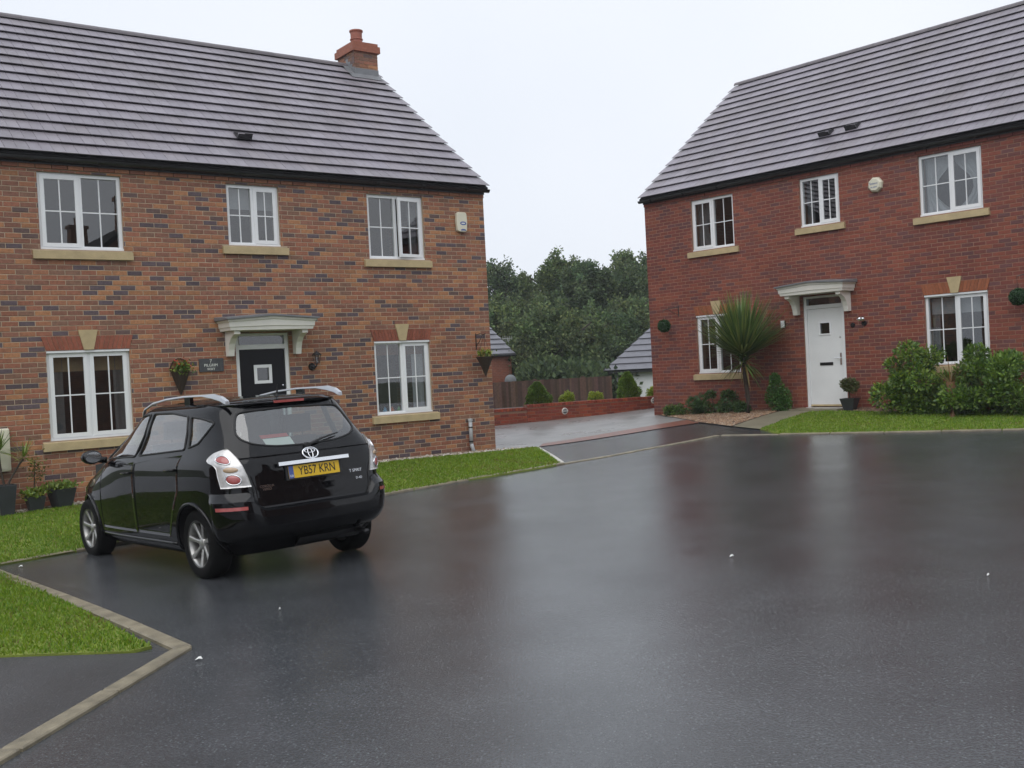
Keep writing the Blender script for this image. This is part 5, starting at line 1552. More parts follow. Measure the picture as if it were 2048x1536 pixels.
# hanging topiary balls on the red house, with brackets
def topiary(x, label):
    t = wall_thing('topiary_ball', MR, x, -.28, 1.99, label, 'topiary', 'hanging topiary balls')
    v = rng.normal(size=(1500, 3)); v /= np.linalg.norm(v, axis=1, keepdims=True)
    MB().lathe([(.001, -.135)] + [(.135 * math.sin(a), -.135 * math.cos(a)) for a in np.linspace(.2, 2.94, 9)] + [(.001, .135)], 14).build('core', 'moss_ball', t, smooth=True)
    leaf_mesh('foliage', v * .128, v + rng.normal(size=v.shape) * .7, .038 * rng.uniform(.6, 1.2, 1500), pal(1500, [(.025, .075, .022), (.035, .095, .028), (.02, .055, .02)]), 'leaf', t)
    mb = MB(); mb.tube([(.22, .275, .20), (.22, .275, .46)], .010, 6); mb.tube([(.22, .275, .42), (.12, .1, .40), (0, 0, .36), (0, -.02, .33)], .008, 6); mb.tube([(.22, .275, .24), (.15, .14, .30), (.08, .06, .38)], .006, 6)
    mb.build('bracket', 'black_plastic', t)
    mb = MB(); mb.tube([(0, -.02, .33), (0, 0, .13)], .0035, 4); mb.build('chain', 'dark_metal', t)
topiary(.66, 'green topiary ball hanging near the gap end of the red house')
topiary(8.62, 'green topiary ball hanging beside the window with the leafy bushes')

# hanging cone basket at the corner of the mottled house
hb = wall_thing('hanging_basket', ML, -.34, -.27, 1.80, 'dark woven cone basket hanging from a bracket at the corner of the mottled house', 'hanging basket', 'wall baskets')
MB().lathe([(.005, -.36), (.05, -.25), (.11, -.10), (.165, 0), (.17, .012), (.155, .012), (.10, -.06), (.02, -.07)], 16).build('cone', 'wicker', hb, smooth=True)
mb = MB(); mb.tube([(0, .262, .16), (0, .262, .46)], .009, 6); mb.tube([(0, .262, .43), (0, .12, .45), (0, 0, .42), (.02, -.03, .45)], .007, 6); mb.tube([(0, .262, .22), (0, .15, .30), (0, .05, .42)], .006, 6); mb.build('bracket', 'black_plastic', hb)
mb = MB()
for q in range(3): mb.tube([(.15 * math.cos(2.1 * q), .15 * math.sin(2.1 * q), .01), (0, 0, .41)], .003, 4)
mb.build('chain', 'dark_metal', hb)
P = rng.normal(size=(260, 3)) * np.array([.07, .07, .04]) + np.array([0, 0, .05]); leaf_mesh('foliage', P, rng.normal(size=(260, 3)) + np.array([0, 0, .8]), .06, pal(260, GREEN_YEL + [(.25, .17, .05)]), 'leaf', hb)

# half basket on the wall left of the plaque
wb = wall_thing('wall_basket', ML, -6.03, -.02, 1.78, 'woven cone wall basket with red flowers between window and name plaque', 'hanging basket', 'wall baskets')
mb = MB(); prof = [(.01, -.36), (.06, -.24), (.12, -.08), (.15, .02)]
V_, F_ = [], []
for (r, z) in prof:
    for q in range(11): V_.append((r * math.cos(math.pi + math.pi * q / 10), .0 + r * 1.1 * math.sin(math.pi + math.pi * q / 10), z))
for i in range(3):
    for q in range(10): F_.append((i * 11 + q, i * 11 + q + 1, i * 11 + 12 + q, i * 11 + 11 + q))
mb.add(V_, F_); mb.tube([(.15 * math.cos(a), .004, .02 + .19 * math.sin(a)) for a in np.linspace(0, math.pi, 12)], .009, 6); mb.build('cone', 'wicker', wb)
P = rng.normal(size=(420, 3)) * np.array([.065, .05, .05]) + np.array([.0, -.09, .05]); leaf_mesh('foliage', P, rng.normal(size=(420, 3)) + np.array([0, -.5, .5]), .05, pal(420, GREEN_YEL + GREEN_MID), 'leaf', wb)
P = rng.normal(size=(26, 3)) * np.array([.07, .03, .06]) + np.array([.03, -.11, .11]); leaf_mesh('flower', P, rng.normal(size=(26, 3)), .045, pal(26, [(.5, .05, .03), (.55, .12, .04)]), 'leaf', wb, .9)

# ------------------------------------------------------------------ pots by the mottled wall
def square_pot(w0, w1, h):
    mb = MB(); t = .02
    mb.add([(-w0, -w0, 0), (w0, -w0, 0), (w0, w0, 0), (-w0, w0, 0), (-w1, -w1, h), (w1, -w1, h), (w1, w1, h), (-w1, w1, h), (-w1 + t, -w1 + t, h), (w1 - t, -w1 + t, h), (w1 - t, w1 - t, h), (-w1 + t, w1 - t, h), (-w1 + t, -w1 + t, h - .05), (w1 - t, -w1 + t, h - .05), (w1 - t, w1 - t, h - .05), (-w1 + t, w1 - t, h - .05)],
           [(3, 2, 1, 0)] + [(i, (i + 1) % 4, 4 + (i + 1) % 4, 4 + i) for i in range(4)] + [(4 + i, 4 + (i + 1) % 4, 8 + (i + 1) % 4, 8 + i) for i in range(4)] + [(8 + i, 8 + (i + 1) % 4, 12 + (i + 1) % 4, 12 + i) for i in range(4)] + [(12, 13, 14, 15)])
    return mb
def pot_at(M, x, y, name, label, w0, w1, h, rz=0.0):
    p = M @ Vector((x, y, 0)); o = empty(name, (p.x, p.y, H(p.x, p.y) + .022)); o.rotation_euler = (0, 0, M.to_euler().z + rz)
    tag(o, label, 'potted plant', 'plants in dark square pots')
    pt = square_pot(w0, w1, h).build('pot', 'pot_grey', o); bv = pt.modifiers.new('soft', 'BEVEL'); bv.width = .006; bv.segments = 2
    return o

def blades(name, parent, center, n, length, width, cols, spread=1.0, droop=.5, up=0.3, mat='leaf', seg=5, apart=False):
    """sword leaves arching from a crown"""
    V, F, T = [], [], []
    for i in range(n):
        az = rng.uniform(0, 2 * math.pi); el = math.asin(np.clip(rng.uniform(up - .75, 1.0), -1, 1)) if spread >= 1 else rng.uniform(.45, 1.45)
        L = length * rng.uniform(.7, 1.1); w = width * rng.uniform(.8, 1.2)
        d = np.array([math.cos(az) * math.cos(el), math.sin(az) * math.cos(el), math.sin(el)])
        sd = np.cross(d, [0, 0, 1.0]); sd = sd / (np.linalg.norm(sd) + 1e-6)
        p = np.array(center, float) + d * .02; c = np.array(cols[rng.integers(len(cols))]) * rng.uniform(.75, 1.25); k = len(V)
        for s in range(seg + 1):
            t = s / seg; ww = w * (1 - t ** 2.2) * (.55 + .45 * min(1, t * 5)) + .0008
            V += [p + sd * ww, p - sd * ww]; T += [c, c]
            d = d + np.array([0, 0, -droop * (.06 + .22 * t) * (1.2 if i % 4 == 0 else .8)]); d = d / np.linalg.norm(d)
            p = p + d * L / seg
        F += [(k + 2 * s, k + 2 * s + 1, k + 2 * s + 3, k + 2 * s + 2) for s in range(seg)]
    if apart:
        m = 2 * (seg + 1); V = np.array(V); T = np.array(T); f0 = np.array(F[:seg])
        for i in range(n): np_mesh(name, V[i * m:(i + 1) * m], f0, mat, T[i * m:(i + 1) * m], parent)
        return
    return tag(np_mesh(name, np.array(V), np.array(F), mat, np.array(T), parent), kind='stuff')

CORDY = [(.10, .165, .045), (.13, .20, .05), (.07, .125, .04), (.19, .23, .06)]
po = pot_at(ML, -8.70, -.40, 'potted_palm', 'tall dark pot with a leaning spiky palm in front of the meter box', .085, .13, .42)
MB().tube([(0, 0, .34), (.09, 0, .52), (.20, -.02, .70), (.25, -.03, .76)], [.016, .014, .014, .016], 7).build('trunk', 'bark', po)
MB().tube([(0, 0, .34), (-.04, 0, .60), (-.06, 0, .86)], [.018, .016, .016], 7).build('trunk', 'bark', po)
blades('leaf', po, (.26, -.03, .78), 34, .30, .010, GREEN_YEL, 1, .5, .4, apart=True)
blades('foliage', po, (-.06, 0, .88), 60, .42, .011, GREEN_MID + GREEN_YEL, 1, .5, .5)
po = pot_at(ML, -8.31, -.34, 'potted_shrub', 'small dark pot with low green plant and a thin dry stem', .085, .125, .20)
P = rng.normal(size=(420, 3)) * np.array([.075, .075, .03]) + np.array([0, 0, .24]); leaf_mesh('foliage', P, rng.normal(size=(420, 3)) + np.array([0, 0, .8]), .06, pal(420, GREEN_YEL), 'leaf', po)
MB().tube([(.0, .02, .16), (.01, .03, .42), (.02, .02, .62)], [.010, .008, .005], 6).build('stem', 'bark', po)
P = rng.normal(size=(160, 3)) * np.array([.07, .05, .09]) + np.array([.06, .0, .55]); leaf_mesh('leaf', P, rng.normal(size=(160, 3)), .05, pal(160, [(.14, .13, .03), (.10, .12, .03), (.18, .12, .05)]), 'leaf', po)
po = pot_at(ML, -7.95, -.32, 'potted_shrub', 'squat dark square pot of bright green plants close to the car bonnet', .105, .155, .26, .25)
P = rng.normal(size=(600, 3)) * np.array([.09, .09, .025]) + np.array([0, 0, .29]); leaf_mesh('foliage', P, rng.normal(size=(600, 3)) + np.array([0, 0, .9]), .06, pal(600, [(.16, .24, .03), (.11, .19, .03), (.2, .24, .05)]), 'leaf', po)

# ------------------------------------------------------------------ planting by the red house
def at_red(x, y):
    p = MR @ Vector((x, y, 0)); return (p.x, p.y, H(p.x, p.y) + .018)
# spiky cabbage palm
pl = empty('cabbage_palm', at_red(3.18, -.75)); tag(pl, 'tall spiky cabbage palm with thin trunk in the gravel before the red house', 'palm tree')
hz_ = .98
MB().tube([(.02, 0, -.05), (.03, 0, .3), (.0, .01, .7), (-.02, 0, hz_), (-.03, 0, 1.30)], [.055, .045, .045, .05, .05], 10).build('trunk', 'bark', pl, smooth=True)
blades('foliage', pl, (-.04, 0, 1.14), 520, 1.42, .020, CORDY, .5, .15, .70, seg=6)
blades('foliage', pl, (-.04, 0, 1.22), 220, 1.12, .020, CORDY, 1, .28, .80, seg=6)
blades('foliage', pl, (-.04, 0, 1.06), 60, .7, .018, CORDY, 1, .8, .0, seg=6)
blades('dry_leaf', pl, (-.02, 0, 1.05), 18, .6, .014, [(.20, .15, .05), (.26, .18, .06)], 1, 1.5, -.2, seg=6, apart=True)
# low dark shrubs under the small window
def red_bush(name, label, x, y, comps, n, size, cols, cat='shrub', group=None, stems=5, aspect=.5):
    c = [np.array(q[:3]) for q in comps]; r = [np.array(q[3:]) for q in comps]
    e = MR.to_euler().z
    o = bush(name, label, at_red(x, y), cat, np.array(c), np.array(r), n, size, cols, group, stems, aspect)
    o.rotation_euler = (0, 0, e); return o
def comps(w, h, d, n, r0, r1):
    out = []
    for i in range(n):
        x = rng.uniform(-w, w); k = math.sqrt(max(0, 1 - (x / w) ** 2)); z = rng.uniform(.15, 1) * h * (.35 + .65 * k); r = rng.uniform(r0, r1)
        out.append((x, rng.uniform(-d, d), max(.08, z - r * .6), r, r, r * .8))
    return out
red_bush('low_shrub', 'low dark green shrub under the small window of the red house', 2.15, -.42, comps(.78, .50, .22, 16, .10, .19), 5200, .055, GREEN_DARK + [(.05, .11, .04)], group='low shrubs along the red wall')
red_bush('low_shrub', 'small yellowish shrub at the gap end of the red wall', 1.0, -.38, comps(.32, .30, .15, 8, .08, .13), 1500, .05, GREEN_DARK + GREEN_YEL[:1], group='low shrubs along the red wall')
red_bush('upright_shrub', 'bright green upright shrub between the spiky palm and white door', 3.72, -.40, [(x, y, z, r, r, r * 1.2) for (x, y, z, r) in ((0, 0, .18, .19), (-.12, 0, .30, .16), (.1, 0, .30, .17), (0, -.05, .48, .15), (-.06, 0, .66, .10), (.14, 0, .12, .15))], 3600, .05, [(.06, .15, .03), (.09, .19, .035), (.05, .12, .028)])
red_bush('leafy_bush', 'broad leafy bush left of the lower window of the red house', 6.95, -.75, comps(.56, 1.30, .35, 28, .15, .26), 10500, .075, GREEN_MID + GREEN_YEL[:2], group='leafy bushes below the window')
red_bush('leafy_bush', 'tall leafy bush covering the corner of the lower red house window', 8.22, -.75, comps(.62, 1.22, .40, 30, .15, .27), 11500, .08, GREEN_MID + GREEN_YEL[:1], group='leafy bushes below the window')
red_bush('leafy_bush', 'low leafy bush filling the gap beneath the lower red house window', 7.55, -.62, comps(.40, .62, .30, 14, .12, .2), 4200, .07, GREEN_MID, group='leafy bushes below the window')
red_bush('leafy_bush', 'feathery bush at the far end of the red house front', 9.0, -.80, comps(.4, .75, .35, 16, .13, .22), 4800, .085, GREEN_MID + [(.12, .14, .04)], group='leafy bushes below the window', aspect=.25)
# brown fan palm stump among the bushes
fp = empty('fan_palm', at_red(7.75, -1.12)); tag(fp, 'dead brown fan palm stump with stiff stalks amid the leafy bushes', 'palm tree')
MB().tube([(0, 0, -.05), (.01, 0, .3), (.0, 0, .62)], [.075, .07, .085], 10).build('trunk', 'brown_frond', fp)
blades('stalk', fp, (0, 0, .58), 16, .46, .012, [(.22, .12, .05), (.17, .13, .05)], .5, .25, .6, apart=True)
# ball plant in a pot by the white door
p = MR @ Vector((5.33, -.34, 0)); po = empty('potted_bush', (p.x, p.y, H(p.x, p.y) + .02), MR.to_euler().z + .12); tag(po, 'round brownish green bush in a dark square pot by the white door', 'potted plant', 'plants in dark square pots')
square_pot(.09, .15, .235).build('pot', 'pot_grey', po)
MB().tube([(0, 0, .18), (0, 0, .36)], .015, 6).build('stem', 'bark', po)
P, v = clumpy(2600, blob_centers(.14, .14, .12, 9, .46), [.10] * 9, .7); leaf_mesh('foliage', P, v + rng.normal(size=v.shape) * .6, .045, pal(2600, [(.07, .10, .025), (.09, .11, .03), (.10, .075, .03)]), 'leaf', po)
# dark door mat / step
st = MR @ Vector((4.62, -.30, 0)); MB_ = MB().box(-.55, .55, -.26, .26, -.05, .045); so = MB_.build('door_step', 'path_slab', None); so.location = (st.x, st.y, H(st.x, st.y)); so.rotation_euler = (0, 0, MR.to_euler().z); tag(so, 'pale stone doorstep under the white front door', 'step')

# ------------------------------------------------------------------ curtains, blinds and sill clutter
def cloth(name, M, x0, x1, z0, z1, mat, label, y=.20, wave=.012, freq=40, cat='curtain', group='window dressings', gather=0.0):
    n = max(8, int((x1 - x0) * 70)); V_, F_ = [], []; m = 8
    for i in range(n + 1):
        for j in range(m + 1):
            t, q = i / n, j / m
            x = x0 + (x1 - x0) * t; g = gather * math.sin(math.pi * min(1, q * 1.2))
            V_.append((x0 + (x - x0) * (1 - g) if gather > 0 else x1 - (x1 - x) * (1 + gather * math.sin(math.pi * min(1, q * 1.2))), y + wave * math.sin(freq * x + 1.2 * math.sin(9 * x)), z0 + (z1 - z0) * q))
    for i in range(n):
        for j in range(m): F_.append((i * (m + 1) + j, (i + 1) * (m + 1) + j, (i + 1) * (m + 1) + j + 1, i * (m + 1) + j + 1))
    o = MB().add(V_, F_).build(name, mat, None, smooth=True); o.matrix_world = M; tag(o, label, cat, group)
    return o
cloth('roller_blind', ML, -7.92, -6.83, 1.86, 2.10, 'beige_cloth', 'beige blind rolled down at the large lower window of the mottled house', .19, .001, cat='blind')
cloth('curtain', ML, -6.99, -6.83, .90, 2.05, 'grey_cloth', 'grey curtain at the edge of the large lower window of the mottled house')
cloth('curtain', ML, -7.93, -7.72, .90, 2.05, 'grey_cloth', 'grey curtain at the far edge of the large lower window of the mottled house')
cloth('roller_blind', ML, -2.48, -1.43, 1.92, 2.12, 'brown_cloth', 'brown valance at the small lower window of the mottled house', .19, .002, cat='blind')
cloth('curtain', ML, -1.66, -1.43, .90, 2.00, 'white_cloth', 'pale curtain at the small lower window of the mottled house')
cloth('roller_blind', ML, -5.06, -4.24, 4.42, 4.76, 'white_cloth', 'white blind half down at the middle upper window above the black door', .19, .001, cat='blind')
cloth('curtain', ML, -1.60, -1.41, 3.68, 4.72, 'grey_cloth', 'curtain behind the open upper window under the chimney end')
cloth('curtain', ML, -7.92, -7.82, 3.70, 4.76, 'white_cloth', 'white curtain edge at the large upper window of the mottled house')
cloth('roman_blind', MR, 6.84, 7.90, 1.80, 2.10, 'white_cloth', 'white gathered blind at the lower window behind the bushes', .19, .010, 9, cat='blind')
cloth('curtain', MR, 6.84, 6.98, .90, 2.05, 'grey_cloth', 'grey curtain at the lower window behind the bushes')
cloth('roller_blind', MR, 1.43, 2.47, 1.92, 2.10, 'white_cloth', 'white blind at the lower window behind the spiky palm', .19, .001, cat='blind')
cloth('curtain', MR, 1.42, 1.95, 3.70, 4.72, 'grey_cloth', 'grey curtain at the upper window above the spiky palm', gather=.5)
cloth('curtain', MR, 4.25, 4.42, 3.86, 4.74, 'grey_cloth', 'grey curtain at the small upper window above the white door')
cloth('curtain', MR, 6.83, 7.33, 3.72, 4.74, 'white_cloth', 'white tied curtain at the large upper window of the red house', gather=.65)
cloth('curtain', MR, 7.40, 7.90, 3.72, 4.74, 'white_cloth', 'second white tied curtain at the large upper window of the red house', gather=-.65)
def knob(name, M, x, z, r, h, mat, label, cat, y=.20):
    o = empty(name); o.matrix_world = M @ Matrix.Translation((x, y, z)); tag(o, label, cat, 'toys on the window sill')
    MB().lathe([(0, 0), (r, 0), (r * 1.1, h * .35), (r * .6, h * .6), (r * .75, h * .8), (0, h)], 12).build('toy_body', mat, o, smooth=True)
    MB().lathe([(0, h * .95), (r * .35, h * 1.0), (r * .3, h * 1.15), (0, h * 1.2)], 10).build('toy_head', mat, o, smooth=True)
plain('toy_yellow', (.55, .42, .05), .5); plain('toy_blue', (.08, .30, .5), .5); plain('toy_orange', (.5, .14, .05), .5); plain('toy_green', (.12, .3, .1), .5)
for i, (x, mt, cn) in enumerate(((-2.42, 'toy_yellow', 'yellow'), (-2.27, 'toy_blue', 'blue'), (-2.12, 'toy_orange', 'orange'), (-1.98, 'toy_green', 'green'))):
    knob('toy', ML, x, .90, .035, .075, mt, cn + ' toy on the inner sill of the small lower window', 'toy')
MB_ = MB()
for (M, x0, x1, z) in ((ML, -2.53, -1.38, .85),):
    MB_.box(x0, x1, .125, .32, z - .02, z + .05)
sb = MB_.build('inner_sill', 'white_upvc', None); sb.matrix_world = ML; tag(sb, 'white inner window board with toys behind the small lower window', 'window board')

# papers on the car's rear shelf
pp = empty('booklet'); pp.matrix_world = Matrix.Translation(CAR_T) @ CAR_R.to_4x4() @ Matrix.Translation((-.475, .17, 1.125)); tag(pp, 'white and red booklet lying behind the rear window of the car', 'booklet')
MB().add([(0, -.14, .0), (0, .14, .0), (.10, .14, .085), (.10, -.14, .085)], [(0, 1, 2, 3)]).build('page', 'paper', pp)
MB().add([(.102, -.13, .09), (.102, .15, .09), (.14, .15, .12), (.14, -.13, .12)], [(0, 1, 2, 3)]).build('cover', 'red_paper', pp)

# ================================================================== beyond the gap: raised bed, fence, garages, trees
WA, WB_, WC = np.array((-.52, 25.06)), np.array((.33, 25.42)), np.array((6.4, 28.3))
def brick_run(name, label, a, b, h0, h1, cols, cope=True, cat='wall', group=None):
    """low garden wall from a to b, each brick a piece; front face towards the road"""
    d = (b - a); L = float(np.linalg.norm(d)); an = math.atan2(d[1], d[0])
    root = empty(name, (a[0], a[1], 0), an); tag(root, label, cat, group)
    z0 = min(H(*a), H(*b)) - .25
    core = MB().box(0.002, L - .002, .006, .205, z0, h1 - .002); core.build('core', 'mortar_right', root)
    row = 0; z = z0
    metas = []
    for k in range(10):
        c = tuple(np.array(cols[k % len(cols)]) * rng.uniform(.85, 1.15)); v, f = brick_mesh(.215, .065, .012, c)
        me = bpy.data.meshes.new('brick'); me.from_pydata(v, [], f); at = me.attributes.new('tint', 'FLOAT_COLOR', 'POINT'); arr = np.ones((len(v), 4), np.float32); arr[:, :3] = c
        at.data.foreach_set('color', arr.ravel()); me.materials.append(MATS['brick_right']); metas.append((me, c))
    rest = MB()
    while z + .065 < h1 - .07:
        x = -(.1125 if row % 2 else 0)
        while x < L - .02:
            l, r = max(0, x), min(L, x + .215); me, c = metas[int(rng.integers(10))]
            if z + .065 > min(H(*a), H(*b)) - .02 and r - l > .2:
                o = bpy.data.objects.new('brick', me); COL.objects.link(o); o.parent = root; o.location = (l, 0, z)
            elif r - l > .02:
                v, f = brick_mesh(r - l, .065, .012, c); rest.add([(p[0] + l, p[1], p[2] + z) for p in v], f, c)
            x += .225
        z += .075; row += 1
    rest.build('cut_bricks', 'brick_right', root, fixn=False)
    # brick-on-edge coping
    x = 0; n = int(L / .075)
    for k in range(n):
        c = tuple(np.array(cols[int(rng.integers(len(cols)))]) * rng.uniform(.9, 1.25))
        MB().box(k * L / n + .004, (k + 1) * L / n - .004, -.014, .212, h1 - .068, h1 + rng.uniform(-.002, .002), c).build('coping_brick', 'brick_right', root)
    return root
WCOL = [srgb(150, 72, 52), srgb(138, 66, 50), srgb(158, 82, 56), srgb(128, 62, 52)]
zt = .76
brick_run('garden_wall', 'short return of the low red garden wall at the end of the drive', WA, WB_, 0, zt, WCOL, group='low garden walls')
gw = brick_run('garden_wall', 'long low red brick garden wall with coping behind the drive', WB_ + np.array((.004, .002)), WC, 0, zt + .06, WCOL, group='low garden walls')
sheet('planting_bed', [tuple(WA + np.array((-.02, .2))), tuple(WB_ + np.array((-.05, .2))), tuple(WC + np.array((-.08, .2))), (5.9, 30.2), (-.9, 27.2)], 0, 'soil', .6, hf=lambda x, y: np.full(np.shape(x), zt - .06))
sheet('bed_bank', [(-.9, 27.2), (5.9, 30.2), (5.2, 33.0), (-2.4, 30.0)], 0, 'earth', .6, hf=lambda x, y: (zt - .075) + (-.62 - zt + .075) * np.clip((np.asarray(y) - .441 * np.asarray(x) - 27.6) / 2.9, 0, 1))
def wall_point(px):
    """x along the long wall for a given fraction"""
    return WB_ + (WC - WB_) * px
for i, (t, lab) in enumerate(((.155, 'round bulkhead light set in the long garden wall below the first ball shrub'), (.545, 'round bulkhead light set in the garden wall beside the red house corner'))):
    d = (WC - WB_) / np.linalg.norm(WC - WB_); p = wall_point(t)
    o = empty('wall_light', (p[0], p[1], H(*p) + .20), math.atan2(d[1], d[0])); tag(o, lab, 'lamp', 'lights in the garden wall')
    MB().lathe([(0, -.04), (.045, -.035), (.062, -.015), (.066, .004)], 16, (0, 0, 0), 'y').build('diffuser', 'dish_grey', o, smooth=True)
    MB().lathe([(.062, -.025), (.080, -.018), (.084, .005)], 20, (0, 0, 0), 'y').build('bezel', 'white_paint', o)
    MB().box(-.078, .078, -.046, -.039, -.007, .007).build('guard_bar', 'white_paint', o)

def shrub(name, label, p, rx, h, kind, cols, n):
    loc = (p[0], p[1], zt - .07)
    if kind == 'cone':
        root = empty(name, loc); tag(root, label, 'shrub', 'clipped shrubs in the raised bed')
        t = rng.random(n) ** .75; z = t * h; prof = rx * np.interp(t, [0, .12, .35, .8, 1], [.75, 1, .92, .45, .08]); a = rng.uniform(0, 6.2832, n)
        lump = 1 + .18 * np.sin(a * 3 + z * 9) + .12 * np.sin(a * 5 - z * 17)
        r = prof * lump * (1 - .35 * rng.random(n) ** 2)
        P = np.stack([np.cos(a) * r, np.sin(a) * r, z + .03], -1); d = np.stack([np.cos(a), np.sin(a), np.full(n, .9)], -1) + rng.normal(size=(n, 3)) * .45
        leaf_mesh('foliage', P, d, .07 * rng.uniform(.6, 1.2, n), pal(n, cols), 'leaf', root)
        MB().tube([(0, 0, -.05), (0, 0, h * .8)], [.03, .01], 6).build('stem', 'bark', root)
    else:
        bush(name, label, loc, 'shrub', blob_centers(rx * .75, rx * .75, h * .30, 12, h * .5), [np.array((rx * .45, rx * .45, h * .34))] * 12, n, .055, cols, 'clipped shrubs in the raised bed', 3)
GOLD = [(.30, .38, .05), (.38, .42, .06), (.22, .31, .05)]
dW = (WC - WB_) / np.linalg.norm(WC - WB_); nW = np.array((-dW[1], dW[0]))
def bed(px, back=.55):
    """place on the bed straight behind pixel column px of the wall"""
    r = RIGHT * ((px - 1024) / FPX) + _f; o = WB_ + nW * back
    k = (nW @ o) / (nW @ np.array((r.x, r.y))); return (r.x * k, r.y * k)
shrub('cone_conifer', 'leafy cone conifer at the near end of the raised bed', bed(1074), .30, .60, 'cone', [(.14, .23, .045), (.19, .28, .05), (.10, .18, .04)], 5200)
shrub('ball_shrub', 'first low golden ball shrub in the raised bed, next to the leafy cone', bed(1131), .25, .36, 'ball', GOLD, 2800)
shrub('ball_shrub', 'second low golden ball shrub in the raised bed, before the fence end', bed(1190), .22, .34, 'ball', GOLD, 2800)
shrub('cone_conifer', 'neat narrow cone conifer in front of the white garage door', bed(1255), .27, .72, 'cone', [(.17, .28, .045), (.21, .32, .05), (.13, .22, .04)], 5200)
shrub('ball_shrub', 'golden ball shrub half hidden by the red house corner', bed(1306), .20, .36, 'ball', GOLD, 2400)

def ray_at(px, py, dist):
    r = RIGHT * ((px - 1024) / FPX) - UP * ((py - 768) / FPX) + _f
    return Vector((r.x, r.y, r.z)) * dist + Vector((0, 0, CAM_Z))
# close-board fence, each board a piece
F0, F1 = ray_at(968, 766, 36.0), ray_at(1222, 752, 40.0)
fz = F0.z; base = -.62
fd = Vector((F1.x - F0.x, F1.y - F0.y, 0)); fl_ = fd.length; fence = empty('board_fence', (F0.x, F0.y, 0), math.atan2(fd.y, fd.x)); tag(fence, 'tall dark brown close board fence behind the raised bed', 'fence')
n = int(fl_ / .105)
for i in range(n):
    c = tuple(np.array((.085, .048, .034)) * rng.uniform(.6, 1.45) * np.array((1, rng.uniform(.92, 1.08), rng.uniform(.9, 1.15)))); h = rng.uniform(-.008, .008); x = i * fl_ / n; t = fz + (F1.z - F0.z) * i / n
    MB().add([(x, 0, base), (x + .118, -.012, base), (x + .118, -.001, base), (x, .004, base), (x, 0, t + h), (x + .118, -.012, t + h), (x + .118, -.001, t + h), (x, .004, t + h)], [(3, 2, 1, 0), (4, 5, 6, 7), (0, 1, 5, 4), (1, 2, 6, 5), (2, 3, 7, 6), (3, 0, 4, 7)], c).build('board', 'fence_board', fence)
for k in range(int(fl_ / 2.4) + 1):
    MB().box(k * 2.4 - .05, k * 2.4 + .05, .03, .13, base, fz + .03, (.09, .055, .04)).build('post', 'fence_board', fence)
for z in (base + .4, base + 1.0, fz - .25): MB().box(0, fl_, .006, .045, z, z + .08, (.08, .05, .035)).build('rail', 'fence_board', fence)

